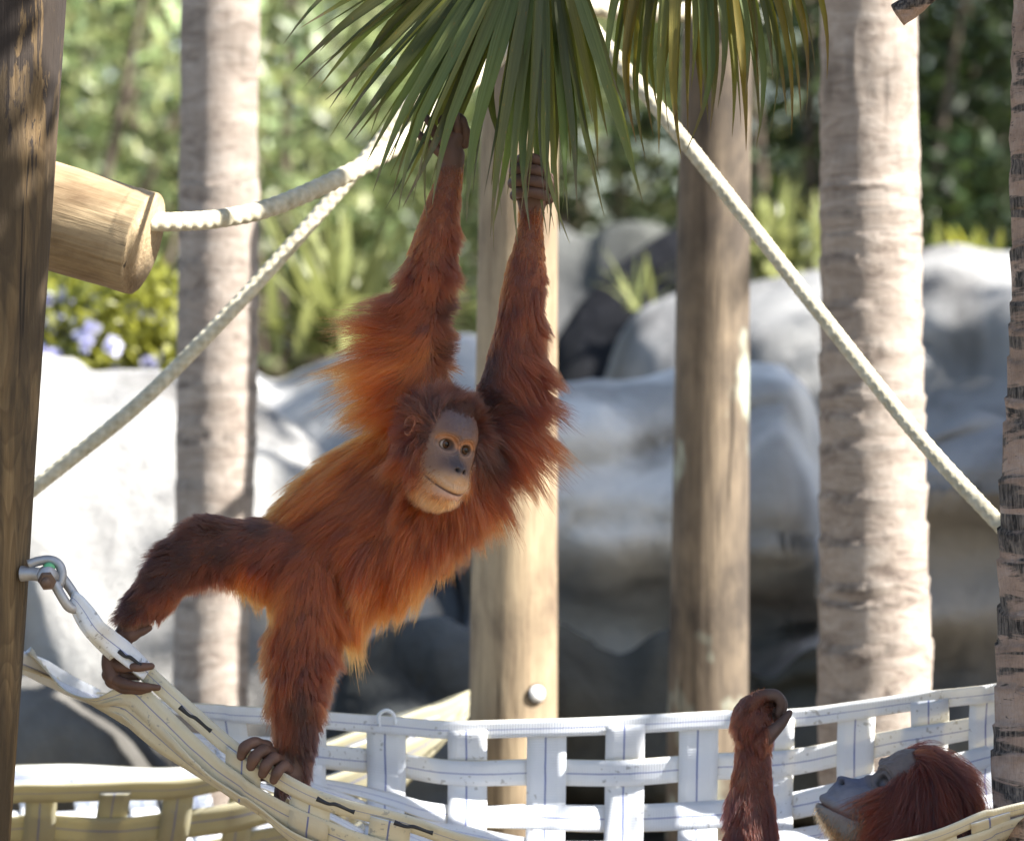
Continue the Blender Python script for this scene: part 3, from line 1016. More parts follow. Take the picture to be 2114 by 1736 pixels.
def hammock(label, near, bottom, back, pitch, w_along, cross_u, w_cross, mat, org, na=220, nb=61, near_q=0.0, rim_w=None, left_join=False, back_hang=0.5, under=None):
    Nc = resample([P(*p) for p in near], na)
    Bc = resample([P(*p) for p in back], na)
    Oc = resample([P(*p) for p in bottom], na)
    S = np.zeros((na, nb, 3))
    for i in range(na):
        q1 = (Nc[i] + Oc[i]) / 2 + np.array([0, -near_q, -0.02])
        q2 = np.array([Bc[i, 0] * 0.8 + Oc[i, 0] * 0.2, Bc[i, 1] + 0.005, Bc[i, 2] * (1 - back_hang) + Oc[i, 2] * back_hang])
        S[i] = resample([Nc[i], q1, Oc[i], q2, Bc[i]], nb)
    # soft waviness of slack webbing
    S += 0.006 * np.stack([0 * S[..., 0], vnoise(S, 6, 41), vnoise(S, 5, 42)], -1)
    dA = np.gradient(S, axis=0)
    dB = np.gradient(S, axis=1)
    dA /= np.linalg.norm(dA, axis=2)[..., None] + 1e-9
    dBl = np.linalg.norm(dB, axis=2)
    dB /= dBl[..., None] + 1e-9
    NN = np.cross(dA, dB)
    NN /= np.linalg.norm(NN, axis=2)[..., None] + 1e-9
    t_ = tag(empty('hammock', org), label, 'hammock', 'woven webbing hammocks')
    mid = int(na * 0.5)
    Lm = dBl[mid].sum()
    rows = max(4, int(round(Lm / pitch)))
    bpos = np.linspace(0, 1, rows + 1)
    # cross strap positions: parameter along the back rim where it projects to u
    ub = 1057 + Bc[:, 0] / (S0 * (DIST + Bc[:, 1]) / DIST)
    apos = [float(np.interp(u, ub, np.linspace(0, 1, na))) for u in cross_u]
    arows = np.array(apos)
    dd = 0.0032

    def weave(i, x, marks):
        """+1/-1 alternating over the other set of straps"""
        m = np.asarray(marks)
        k = np.interp(x, m, np.arange(len(m)), left=-0.5, right=len(m) - 0.5)
        return np.cos(np.pi * k) * (1 if i % 2 == 0 else -1)

    def samp(A, a, b):
        fa, fb = a * (na - 1), b * (nb - 1)
        i = np.clip(np.floor(fa).astype(int), 0, na - 2)
        j = np.clip(np.floor(fb).astype(int), 0, nb - 2)
        s, t = (fa - i)[..., None], (fb - j)[..., None]
        return A[i, j] * (1 - s) * (1 - t) + A[i + 1, j] * s * (1 - t) + A[i, j + 1] * (1 - s) * t + A[i + 1, j + 1] * s * t

    A_ = np.linspace(0, 1, na)
    for k, b in enumerate(bpos):
        bb = np.full(na, b)
        if k > 0 and left_join:
            bb = bb + (1 - bb) * 0.93 * (1 - sstep(0.0, 0.10, A_))
        C, W, N = samp(S, A_, bb), samp(dB, A_, bb), samp(NN, A_, bb)
        Li = dBl.sum(1)
        loc = np.clip(Li / Lm, 0.25, 1.0)
        w = w_along * np.minimum(1, 0.35 + 0.65 * loc)
        if left_join and 0 < k <= rows * 0.5:
            w = w * 1.35
        rim = k in (0, rows)
        if rim:
            w = (rim_w or w_along * 0.6) * np.ones(na)
        off = weave(k, A_, arows)
        ribbon(C + N * (off * dd)[:, None], W, N, w, 0.0026 if not rim else 0.0042, name='strap', mat=mat, parent=t_, org=org, under=under)
    nbb = 90
    B_ = np.linspace(-0.0, 1.0, nbb)
    for k, a in enumerate(apos):
        aa = np.full(nbb, a)
        C, W, N = samp(S, aa, B_), samp(dA, aa, B_), samp(NN, aa, B_)
        off = -weave(k, B_, bpos) if True else 0
        off = -np.cos(np.pi * (B_ * rows)) * (1 if k % 2 == 0 else -1)
        ribbon(C + N * (off * dd)[:, None], W, N, w_cross, name='strap', mat=mat, parent=t_, org=org, under=under)
    return t_, S, samp, NN


near1 = [(146, 1234, -0.05), (215, 1312, -0.015), (300, 1387, -0.005), (430, 1508, -0.02), (500, 1562, -0.045), (600, 1622, -0.055), (700, 1664, -0.07), (850, 1705, -0.09), (1000, 1745, -0.11),
         (1300, 1800, -0.15), (1600, 1800, -0.12), (1860, 1742, -0.06), (2045, 1684, -0.03), (2160, 1655, 0.0)]
bot1 = [(95, 1345, 0.15), (130, 1415, 0.12), (190, 1452, 0.10), (310, 1530, 0.08), (397, 1590, 0.07), (534, 1674, 0.07), (650, 1750, 0.08), (900, 1880, 0.12), (1300, 1980, 0.2), (1700, 1930, 0.22), (2000, 1800, 0.22), (2160, 1700, 0.22)]
back1 = [(38, 1368, 0.32), (160, 1422, 0.40), (280, 1446, 0.48), (400, 1464, 0.52), (660, 1488, 0.58), (800, 1496, 0.6), (930, 1508, 0.6), (1100, 1503, 0.6), (1300, 1494, 0.6), (1480, 1488, 0.6), (1640, 1484, 0.58),
         (1760, 1468, 0.56), (1900, 1446, 0.52), (2055, 1428, 0.46), (2160, 1410, 0.42)]
org1 = P(1057, 1950, 0.2)
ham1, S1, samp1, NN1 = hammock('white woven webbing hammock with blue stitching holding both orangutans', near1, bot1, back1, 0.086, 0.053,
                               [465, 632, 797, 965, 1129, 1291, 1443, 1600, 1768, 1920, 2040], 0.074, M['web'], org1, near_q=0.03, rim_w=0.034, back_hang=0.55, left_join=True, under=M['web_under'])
near2 = [(-60, 1660, 1.0), (45, 1638, 1.0), (250, 1636, 1.05), (430, 1618, 1.1), (640, 1566, 1.2), (800, 1514, 1.35), (900, 1478, 1.5), (968, 1442, 1.7)]
bot2 = [(-60, 1790, 1.3), (60, 1810, 1.3), (250, 1830, 1.35), (430, 1815, 1.4), (640, 1750, 1.45), (800, 1650, 1.5), (900, 1540, 1.6), (968, 1452, 1.72)]
back2 = [(-60, 1606, 1.75), (60, 1600, 1.75), (250, 1603, 1.8), (430, 1606, 1.85), (640, 1560, 1.85), (800, 1505, 1.8), (900, 1470, 1.75), (968, 1440, 1.74)]
org2 = P(400, 1830, 1.4)
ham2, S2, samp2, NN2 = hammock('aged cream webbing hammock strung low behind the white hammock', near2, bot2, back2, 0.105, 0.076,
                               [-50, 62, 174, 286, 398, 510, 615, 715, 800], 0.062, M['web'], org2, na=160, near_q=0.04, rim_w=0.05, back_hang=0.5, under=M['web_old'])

# black lashings along the near rim
for (u0, v0, u1, v1) in [(245, 1341, 292, 1370), (371, 1456, 436, 1506), (654, 1645, 732, 1673), (814, 1694, 894, 1716)]:
    yl = float(np.interp((u0 + u1) / 2, [p[0] for p in near1], [p[2] for p in near1])) - 0.022
    d0, d1 = P(u0, v0 + 3, yl), P(u1, v1 + 3, yl)
    m_ = (d0 + d1) / 2 + np.array([0, -0.002, 0.002])
    V, F, _ = tube([d0, d0 * 0.7 + d1 * 0.3 + [0, -0.002, -0.0016], m_, d0 * 0.15 + d1 * 0.85, d1], [0.0046, 0.003, 0.0034, 0.003, 0.0042], 24, 8)
    mobj('lashing', V - org1, F, M['black'], ham1)

# frayed tie loop on the back rim
lp = [P(783, 1498, 0.585), P(782, 1476, 0.58), P(797, 1466, 0.578), P(812, 1474, 0.58), P(816, 1494, 0.585)]
V, F, _ = tube(lp, [0.0035] * 5, 24, 8)
mobj('tie_loop', V - org1, F, M['web'], ham1, uv=np.zeros((len(V), 2)))

# shackle joining the hammock to the leaning post
sh_o = P(60, 1180, -0.06)
sh = tag(empty('shackle', sh_o), 'grey steel shackle with a rusty bolt fixed to the leaning post', 'shackle')


def tpart(name, pts, r, mat, parent, org, n=40, seg=14):
    rr = r if hasattr(r, '__len__') else [r] * len(pts)
    V, F, _ = tube(pts, rr, n, seg)
    return mobj(name, V - org, F, mat, parent)


yb = -0.06
tpart('eye_plate', [P(44, 1184, yb + .01), P(66, 1184, yb + .005), P(82, 1186, yb)], [0.014, 0.012, 0.012], M['steel'], sh, sh_o)
tpart('bow', [P(58, 1165, yb + .005), P(80, 1158, yb + .006), P(105, 1156, yb + .006), P(122, 1166, yb + .004), P(128, 1184, yb + .002), P(124, 1204, yb), P(112, 1212, yb)], 0.0085, M['steel'], sh, sh_o)
V, F = disc(P(98, 1190, yb - .004), [0.25, -1, -0.1], 0.0185, 0.022)
mobj('pin_collar', V - sh_o, F, M['steel'], sh)
V, F = disc(P(101, 1172, yb - .002), [0.25, -1, -0.1], 0.0095, 0.020)
mobj('washer', V - sh_o, F, M['green_washer'], sh)
V, F = disc(P(97, 1199, yb - .022), [0.25, -1, -0.25], 0.0155, 0.016, 6)
nut = mobj('nut', V - sh_o, F, M['rust'], sh, smooth=False)
V, F = disc(P(95, 1202, yb - .034), [0.25, -1, -0.25], 0.0085, 0.014, 10)
mobj('bolt', V - sh_o, F, M['rust'], nut)
tpart('link', [P(112, 1203, yb - .012), P(128, 1232, yb - .013), P(142, 1252, yb - .008), P(156, 1256, yb), P(161, 1244, yb + .008), P(150, 1222, yb + .012), P(132, 1196, yb + .012), P(122, 1182, yb + .008)], 0.0088, M['steel'], sh, sh_o, 60)
# twisted strap end running from the link into the near rim
C = resample([P(148, 1232, yb), P(158, 1238, yb - .006), P(176, 1262, yb - .01), P(198, 1296, yb - .012), P(225, 1320, -0.04), P(262, 1350, -0.025), P(305, 1389, -0.014)], 30)
T, N_, B_ = frames(C)
ang = np.linspace(1.7, 0.5, 30)
Wv = N_ * np.cos(ang)[:, None] + B_ * np.sin(ang)[:, None]
ribbon(C, Wv, np.cross(T, Wv), np.interp(np.arange(30), [0, 8, 20, 29], [0.022, 0.034, 0.038, 0.033]), 0.005, mat=M['web'], parent=ham1, org=org1)
C = resample([P(150, 1240, yb), P(168, 1276, yb + .004), P(190, 1306, yb + .004), P(215, 1330, -0.03), P(240, 1352, -0.015)], 24)
T, N_, B_ = frames(C)
ang = np.linspace(0.9, 1.9, 24)
Wv = N_ * np.cos(ang)[:, None] + B_ * np.sin(ang)[:, None]
ribbon(C, Wv, np.cross(T, Wv), np.linspace(0.02, 0.03, 24), 0.005, mat=M['web'], parent=ham1, org=org1)
# folded strap end of the far corner, disappearing behind the post
C = resample([P(10, 1352, 0.30), P(45, 1366, 0.32), P(90, 1386, 0.35), P(150, 1418, 0.38), P(200, 1440, 0.42)], 30)
T, N_, B_ = frames(C)
ang = np.linspace(2.0, 1.2, 30)
Wv = N_ * np.cos(ang)[:, None] + B_ * np.sin(ang)[:, None]
ribbon(C, Wv, np.cross(T, Wv), np.interp(np.arange(30), [0, 12, 29], [0.034, 0.042, 0.03]), 0.012, mat=M['web'], parent=ham1, org=org1)

# ------------------------------------------------------------------ palm leaves overhead
def leaflet(hub, tip, y0, y1, width, seed, mat, parent, org, sag=0.0, kink=0.0, col=1.0, roll=None, ns=16, split=False):
    r_ = np.random.default_rng(seed)
    h = np.array([(hub[0] - 1057) * S0, y0, CZ - (hub[1] - 868) * S0])
    e = np.array([(tip[0] - 1057) * S0, y1, CZ - (tip[1] - 868) * S0])
    d = e - h
    L = np.linalg.norm(d)
    perp = np.array([-d[2], 0, d[0]])
    perp /= np.linalg.norm(perp)
    if perp[2] < 0:
        perp = -perp
    tt = np.linspace(0, 1, ns)
    C = h + d * tt[:, None] + perp * (sag * L * 4 * tt * (1 - tt))[:, None]
    C[:, 1] += 0.02 * np.sin(tt * np.pi) * r_.normal() 
    C += perp * (kink * L * np.clip(tt - 0.72, 0, 1) ** 1.5 * 3)[:, None]
    T = np.gradient(C, axis=0)
    T /= np.linalg.norm(T, axis=1)[:, None]
    nrm = np.array([0, -1.0, 0])
    W = np.cross(T, nrm)
    W /= np.linalg.norm(W, axis=1)[:, None]
    N = np.cross(W, T)
    ro = (r_.normal() * 0.45 if roll is None else roll) + np.linspace(0, 1, ns) * r_.normal() * 0.35
    W2 = W * np.cos(ro)[:, None] + N * np.sin(ro)[:, None]
    N2 = np.cross(W2, T)
    w = width * np.interp(tt, [0, 0.12, 0.45, 0.75, 0.93, 1], [0.22, 0.55, 1.0, 0.62, 0.2, 0.03])
    fold = r_.uniform(0.25, 0.8)
    Vt = [C - W2 * w[:, None] / 2 + N2 * (w * fold)[:, None] / 2, C, C + W2 * w[:, None] / 2 + N2 * (w * fold)[:, None] / 2]
    V = np.stack(Vt, 1).reshape(-1, 3)
    uv = np.stack([np.broadcast_to(np.array([0, 0.5, 1.0])[None], (ns, 3)), np.broadcast_to(tt[:, None], (ns, 3))], -1).reshape(-1, 2)
    uv[:, 0] += seed * 3.7 % 50
    cc = np.ones((len(V), 3)) * np.asarray(col)
    return mobj('leaflet', V - org, grid_faces(ns, 3), mat, parent, uv=uv, col=cc)


def frond(label, hub, y, tips, mat, petiole, seed, wid=0.025, cols=None, bow=0.02):
    r_ = np.random.default_rng(seed)
    org = np.array([(hub[0] - 1057) * S0, y, CZ - (hub[1] - 868) * S0])
    f = tag(empty('palm_frond', org), label, 'palm leaf', 'fan palm leaves overhead')
    V, F, _ = tube([np.array(p) for p in petiole] + [org], [0.016] * len(petiole) + [0.013], 26, 10)
    mobj('petiole', V - org, F, mat, f, uv=np.zeros((len(V), 2)), col=np.ones((len(V), 3)))
    V, F, _ = tube([org + [0, 0, 0.03], org, org + [0, 0, -0.035]], [0.012, 0.03, 0.012], 12, 14, None)
    V = (V - org) * [1.3, 0.5, 1.0]
    mobj('leaf_hub', V, F, mat, f, uv=np.zeros((len(V), 2)), col=np.ones((len(V), 3)))
    k = 0
    extra = []
    for tp in tips:
        for q in range(1 if r_.random() < 0.5 else 0):
            extra.append((tp[0] + r_.normal() * 16, tp[1] - abs(r_.normal()) * 55 - 8, (tp[2] if len(tp) > 2 else 0.0) + r_.normal() * 0.02, wid * r_.uniform(0.35, 0.8)))
    for tp in list(tips) + extra:
        u, v = tp[0], tp[1]
        dy = tp[2] if len(tp) > 2 and tp[2] is not None else r_.uniform(-0.05, 0.05)
        w = (tp[3] if len(tp) > 3 else wid) * r_.uniform(0.7, 1.0)
        sag = 0.10 * np.sign(u - hub[0]) * 0 + abs(u - hub[0]) / 600 * bow
        g = r_.uniform(0.4, 1.2)
        c = np.array([g * r_.uniform(0.85, 1.25), g, g * r_.uniform(0.75, 1.05)]) if cols is None else cols(r_)
        leaflet(hub, (u, v), y + r_.uniform(-0.006, 0.006), y + dy, w, seed * 100 + k, mat, f, org, sag, r_.uniform(-0.10, 0.05) * (3 if r_.random() < 0.15 else 1), c)
        k += 1
    return f


tipsA = [(561, 42), (590, -20), (599, 139, -0.02), (616, 184, -0.04, 0.021), (640, 165, 0.03), (665, 210, 0.02), (685, 223, -0.03), (666, 282, -0.06, 0.03), (718, 297, -0.07, 0.03), (735, 290, 0.02), (700, 250, 0.04), (751, 336, -0.02),
         (752, 388, -0.09, 0.036), (782, 392, 0.03, 0.02), (787, 419, -0.06, 0.024), (816, 447, -0.03, 0.03), (846, 438, -0.085, 0.034), (800, 360, 0.05), (835, 395, 0.05, 0.03), (868, 420, -0.07, 0.03), (905, 360, 0.06, 0.035), (938, 458, -0.09, 0.036),
         (915, 330, 0.07, 0.03), (960, 400, 0.05, 0.03), (990, 517, -0.06, 0.028), (1003, 493, -0.07, 0.026), (1024, 478, -0.03), (1010, 380, 0.05, 0.03), (1042, 506, -0.08, 0.026), (1063, 478, -0.075, 0.03), (1050, 400, 0.05), (1082, 450, -0.08, 0.03),
         (1100, 488, -0.02, 0.02), (1121, 506, -0.07, 0.026), (1146, 494, 0.0, 0.02), (1150, 485, -0.08, 0.026), (1128, 440, 0.05, 0.03), (1172, 458, -0.05, 0.022), (1198, 429, -0.06, 0.022), (1210, 400, 0.03), (1237, 455, -0.07, 0.024),
         (1256, 338, 0.02, 0.02), (1324, 427, -0.09, 0.032), (1338, 405, -0.03, 0.012), (1283, 201, -0.05, 0.02), (1262, 280, 0.04), (1190, 330, 0.05, 0.03), (1155, 380, 0.05, 0.03), (975, 300, 0.07, 0.035), (880, 300, 0.07, 0.03), (930, 250, 0.08, 0.035),
         (1070, 330, 0.07, 0.035), (1110, 360, 0.06, 0.03), (650, 90, 0.05, 0.03), (700, 150, 0.06, 0.032), (760, 230, 0.06, 0.034), (820, 280, 0.07, 0.034), (620, 60, 0.04), (1225, 250, 0.06, 0.03), (1170, 250, 0.06, 0.03)]
HUBA = (1122, -215)
trunk_top = np.array([top_fg[0], top_fg[1], 4.45])
frond_a = frond('broad green fan palm leaf whose tips the orangutan grips', HUBA, -0.02, tipsA, M['frond'],
                [trunk_top + [0.0, 0, 0], trunk_top + [-0.35, -0.03, 0.10], trunk_top + [-0.75, -0.03, -0.45]], 5, 0.027)
tipsB = [(1292, 284), (1314, 321), (1333, 273), (1365, 314), (1391, 321), (1403, 270), (1422, 277), (1476, 300), (1483, 260), (1524, 273), (1545, 304), (1570, 267), (1586, 297), (1620, 236), (1642, 273), (1649, 246), (1683, 236), (1681, 191),
         (1651, 56), (1729, 147), (1270, 230), (1250, 190), (1345, 220), (1450, 230), (1505, 215), (1440, 180), (1600, 160), (1380, 200), (1312, 180), (1555, 190)]


def colsB(r_):
    g = r_.uniform(0.65, 1.2)
    a = r_.random()
    return np.array([g * (0.75 + 0.6 * a ** 2), g, g * (1.2 - 0.7 * a)])


frond_b = frond('olive and yellowing fan palm leaf hanging beside the taut rope', (1425, -330), 0.12, tipsB, M['frond_old'],
                [trunk_top + [0.0, 0.02, -0.02], trunk_top + [-0.25, 0.05, 0.08], trunk_top + [-0.55, 0.05, -0.25]], 6, 0.024, colsB, bow=0.30)

# broken branch stub near the thick palm
bc = [P(1985, -70, -0.05), P(1920, -20, -0.05), P(1880, 12, -0.05), P(1852, 30, -0.05)]
V, F, uv = tube(bc, [0.02, 0.021, 0.022, 0.023], 40, 30, lambda s, a, p: 1 + 0.10 * fbm(p, 40, 3, 51) - np.where(s > s.max() - 0.03, 0.25 * np.clip(np.sin(a * 3) + 0.4 * np.sin(a * 7), 0, 1), 0))
Lx = np.linspace(0, 1, 40)
br = mobj('broken_palm_stalk', V - bc[0], F, M['palm_fg'], col=np.ones((len(V), 3)))
br.location = bc[0]
tag(br, 'snapped grey palm stalk with jagged end beside the thick pale palm', 'stalk')

# palm crowns above the picture; two unseen trees added to shade apes and rocks
palm_crown(top_fg, 20, 0.8, 61, pal_fg, stem=0.6)
palm_crown(top_r, 22, 0.9, 62, pal_r, stem=0.7)
palm_crown(top_l, 14, 0.9, 63, pal_l, stem=0.6)
tree('broad unseen tree added to shade the enclosure rocks', 6.3, 2.35, 8.6, (1.7, 1.35), 26000, D_, 110, size=0.13, clumps=80, cl_r=0.22, zc=6.6, zr=1.3, group='unseen trees added for shade')  # out of view; crown placed so its shade falls on the right-hand rocks
tree('slender unseen tree added to shade the young orangutan and white hammock', 3.3, -1.0, 5.0, (1.55, 0.30), 4400, D_, 111, size=0.09, clumps=64, cl_r=0.13, zc=4.5, zr=0.35, off=(-0.75, 0.13), group='unseen trees added for shade')  # out of view; flattened crown shaped to shade the apes, not the log

# ------------------------------------------------------------------ apes
PIXSCALE = S0


def D(u, v, y=0.0):
    """pixel with depth given in reference pixels"""
    return P(u, v, y * S0)


_sph = None


def sphere_prim(n=14, m=9):
    th = np.linspace(0, np.pi, m)[1:-1]
    ph = np.linspace(0, 2 * np.pi, n, endpoint=False)
    V = [[0, 0, 1.0]] + [[math.sin(t) * math.cos(p), math.sin(t) * math.sin(p), math.cos(t)] for t in th for p in ph] + [[0, 0, -1.0]]
    F3, F4 = [], []
    for j in range(n):
        F3.append([0, 1 + j, 1 + (j + 1) % n])
        b = 1 + (m - 3) * n
        F3.append([len(V) - 1, b + (j + 1) % n, b + j])
        for i in range(m - 3):
            F4.append([1 + i * n + j, 1 + (i + 1) * n + j, 1 + (i + 1) * n + (j + 1) % n, 1 + i * n + (j + 1) % n])
    return np.array(V), np.array(F3), np.array(F4)


def chain_balls(chain, step=0.28):
    """rows (x,y,z,r) -> dense balls along the chain"""
    Q = np.asarray(chain, float)
    if len(Q) == 1:
        return Q
    L = np.sum(np.linalg.norm(np.diff(Q[:, :3], axis=0), axis=1))
    n = max(3, int(L / (step * Q[:, 3].min())) + 1)
    R = resample(Q, n)
    R[:, 3] = np.maximum(R[:, 3], Q[:, 3].min() * 0.9)
    return R


def grow(balls, voxel, smooth=6):
    """union of balls -> one smooth continuous surface (verts, tris)"""
    sv, f3, f4 = sphere_prim()
    Vs, Fa, Fb, k = [], [], [], 0
    for b in balls:
        Vs.append(sv * b[3] + b[:3])
        Fa.append(f3 + k)
        Fb.append(f4 + k)
        k += len(sv)
    me = npmesh('tmp', np.vstack(Vs), [np.vstack(Fa), np.vstack(Fb)])
    o = bpy.data.objects.new('tmp', me)
    COL.objects.link(o)
    md = o.modifiers.new('r', 'REMESH')
    md.mode = 'VOXEL'
    md.voxel_size = voxel
    sm = o.modifiers.new('s', 'SMOOTH')
    sm.iterations = smooth
    sm.factor = 0.5
    bpy.context.view_layer.update()
    dg = bpy.context.evaluated_depsgraph_get()
    ev = o.evaluated_get(dg).to_mesh()
    n = len(ev.vertices)
    V = np.zeros(n * 3, np.float32)
    ev.vertices.foreach_get('co', V)
    ev.calc_loop_triangles()
    T = np.zeros(len(ev.loop_triangles) * 3, np.int32)
    ev.loop_triangles.foreach_get('vertices', T)
    o.evaluated_get(dg).to_mesh_clear()
    bpy.data.objects.remove(o)
    bpy.data.meshes.remove(me)
    return V.reshape(-1, 3).astype(float), T.reshape(-1, 3)


def G2(x, y, x0, y0, sx, sy, p=1.0):
    return np.exp(-(((x - x0) / sx) ** 2 + ((y - y0) / sy) ** 2) ** p)


EYEX, EYEY = 0.0195, 0.0
FLIP = -1


def head_mesh(adult=False):
    """ape head in its own axes: x to the viewer's right, y up, z out of the face; eyes at y = 0. Returns V, F, colour, bare-skin mask"""
    nr, ns = 190, 220
    th = np.linspace(0, np.pi, nr) ** 1.0
    th = np.pi * (np.linspace(0, 1, nr) ** 1.25)
    ph = np.linspace(0, 2 * np.pi, ns, endpoint=False)
    TH, PH = np.meshgrid(th, ph, indexing='ij')
    dx, dy, dz = np.sin(TH) * np.cos(PH), np.sin(TH) * np.sin(PH), np.cos(TH)
    a = 0.064
    bu, bd = 0.083, 0.108
    c1, c2 = 0.071, 0.082
    x = dx * a
    y = np.where(dy > 0, dy * bu, dy * bd)
    z = np.where(dz > 0, dz * c1, dz * c2)
    front = sstep(-0.1, 0.35, dz)
    # narrow the jaw, round the crown
    x = x * (1 - 0.10 * sstep(-0.03, -0.1, y))
    ax_ = np.abs(x)
    dzv = np.zeros_like(x)
    mz = 0.048 if adult else 0.054
    dzv += mz * G2(x, y, 0, -0.064, 0.045, 0.041, 1.7)                 # muzzle
    dzv += 0.028 * G2(x, y, 0, -0.102, 0.042, 0.027, 1.3)              # chin
    dzv += 0.0075 * G2(ax_, y, 0.021, 0.022, 0.017, 0.0085)            # brow
    dzv += 0.003 * G2(x, y, 0, 0.019, 0.012, 0.008)
    dzv += 0.009 * G2(x, y, 0, 0.050, 0.038, 0.026)                     # forehead
    dzv -= 0.0125 * G2(ax_, y, EYEX, EYEY, 0.0135, 0.0105, 1.2)         # sockets
    re = np.sqrt(((ax_ - EYEX) / 1.25) ** 2 + (y - EYEY) ** 2)
    dzv += 0.0034 * np.exp(-((re - 0.0102) / 0.0026) ** 2) * (0.68 + 0.32 * np.tanh(y / 0.003))   # lids
    dzv -= 0.0012 * np.exp(-((re - 0.0145) / 0.0018) ** 2)
    dzv += 0.0008 * np.exp(-((re - 0.0165) / 0.0018) ** 2) * sstep(0.004, -0.006, y)
    dzv += 0.007 * G2(x, y, 0, -0.012, 0.0065, 0.02)                    # bridge of the nose
    dzv += 0.0095 * G2(x, y, 0, -0.0325, 0.0125, 0.0080, 1.2)           # nose
    dzv += 0.003 * G2(ax_, y, 0.0095, -0.0335, 0.004, 0.0045)
    dzv -= 0.0115 * G2(ax_, y, 0.0062, -0.0375, 0.0040, 0.0038)         # nostrils
    dzv -= 0.003 * G2(ax_, y, 0.0145, -0.030, 0.003, 0.012)             # nose wings crease
    dzv += 0.005 * G2(ax_, y, 0.040, -0.022, 0.014, 0.022)              # cheeks
    ym = -0.079 + 10.5 * np.minimum(ax_, 0.045) ** 2
    tap = sstep(0.046, 0.036, ax_)
    dzv += 0.0045 * np.exp(-((y - ym - 0.008) / 0.0065) ** 2) * tap
    dzv -= 0.0065 * np.exp(-((y - ym) / 0.0016) ** 2) * tap             # mouth
    dzv += 0.0032 * np.exp(-((y - ym + 0.010) / 0.0065) ** 2) * tap
    dzv += 0.0009 * vnoise(np.stack([x, y, z], -1), 260, 5) + 0.0010 * vnoise(np.stack([x, y, z], -1), 90, 8)
    # fine wrinkles round the eyes and across the upper lip
    dzv += 0.0008 * np.sin(re * 2 * np.pi / 0.0040) * sstep(0.028, 0.016, re) * sstep(0.011, 0.013, re)
    dzv += 0.0005 * np.sin(x * 2 * np.pi / 0.0042) * G2(x, y, 0, -0.072, 0.035, 0.014)
    z = z + dzv * front
    V = np.stack([x, y, z], -1)
    # colours
    def mixc(c, col, w):
        return c * (1 - w[..., None]) + np.array(col) * w[..., None]
    if not adult:
        c = np.ones(V.shape) * np.array([0.19, 0.095, 0.055])
        c = mixc(c, (0.085, 0.058, 0.062), np.clip(G2(x, y, 0, 0.050, 0.044, 0.030, 1.3), 0, 1))
        c = mixc(c, (0.18, 0.100, 0.064), np.clip(G2(ax_, y, 0.036, -0.010, 0.016, 0.020), 0, 1) * 0.9)
        c = mixc(c, (0.50, 0.285, 0.145), G2(x, y, 0, -0.066, 0.046, 0.024, 2.0))
        c = mixc(c, (0.54, 0.30, 0.205), sstep(0.002, -0.006, y - ym) * G2(x, y, 0, -0.095, 0.040, 0.030, 2))
        c = mixc(c, (0.30, 0.125, 0.045), np.clip(sstep(-0.106, -0.122, y) + sstep(0.040, 0.052, ax_) * sstep(-0.03, -0.05, y), 0, 1) * 0.8)
        c = mixc(c, (0.055, 0.048, 0.054), np.clip(G2(x, y, 0, -0.028, 0.026, 0.019, 1.0), 0, 1) * 0.95)
        c = mixc(c, (0.075, 0.055, 0.052), np.clip(G2(x, y, 0, -0.005, 0.0085, 0.022, 1.4), 0, 1) * 0.9)
        c = mixc(c, (0.36, 0.150, 0.060), np.clip(np.exp(-((re - 0.0140) / 0.0052) ** 2) * sstep(-0.004, 0.004, y + 0.25 * (EYEX - ax_)), 0, 1) * 0.95)
        c = mixc(c, (0.24, 0.145, 0.105), np.clip(np.exp(-((re - 0.013) / 0.004) ** 2) * sstep(0.002, -0.005, y), 0, 1) * 0.7)
        c = mixc(c, (0.07, 0.045, 0.035), np.clip(np.exp(-((re - 0.0085) / 0.0018) ** 2), 0, 1) * 0.85)
    else:
        c = np.ones(V.shape) * np.array([0.14, 0.11, 0.10])
        c = mixc(c, (0.17, 0.17, 0.20), G2(x, y, 0, -0.055, 0.05, 0.05, 2.0))
        c = mixc(c, (0.075, 0.08, 0.125), np.clip(G2(x, y, 0, -0.026, 0.024, 0.026, 1.2), 0, 1))
        c = mixc(c, (0.22, 0.19, 0.165), sstep(-0.062, -0.082, y) * 0.9)
        c = mixc(c, (0.36, 0.19, 0.09), np.clip(sstep(-0.09, -0.108, y), 0, 1) * 0.8)
        c = mixc(c, (0.13, 0.105, 0.095), np.clip(np.exp(-((re - 0.0125) / 0.005) ** 2), 0, 1) * 0.8)
        c = mixc(c, (0.03, 0.025, 0.025), np.clip(np.exp(-((re - 0.008) / 0.0016) ** 2), 0, 1))
    c = mixc(c, (0.012, 0.010, 0.011), np.clip(G2(ax_, y, 0.0062, -0.0378, 0.0040, 0.0034, 1.3), 0, 1))
    c = mixc(c, (0.11, 0.045, 0.035), np.exp(-((y - ym) / 0.0018) ** 2) * tap * 0.9)
    # bare skin: inside the face outline
    wf = np.interp(y, [-0.122, -0.10, -0.05, -0.01, 0.03, 0.052, 0.066, 0.074], [0.016, 0.048, 0.056, 0.054, 0.050, 0.042, 0.026, 0.0])
    if adult:
        wf = np.interp(y, [-0.122, -0.10, -0.05, -0.01, 0.03, 0.05, 0.066], [0.016, 0.044, 0.048, 0.044, 0.040, 0.032, 0.0])
    wf = wf * (1 + 0.10 * vnoise(np.stack([x, y, z], -1), 90, 21))
    bare = (z > 0) * sstep(1.10, 0.80, ax_ / np.maximum(wf, 1e-4))
    c = mixc(c, (0.055, 0.017, 0.010), 1 - bare)
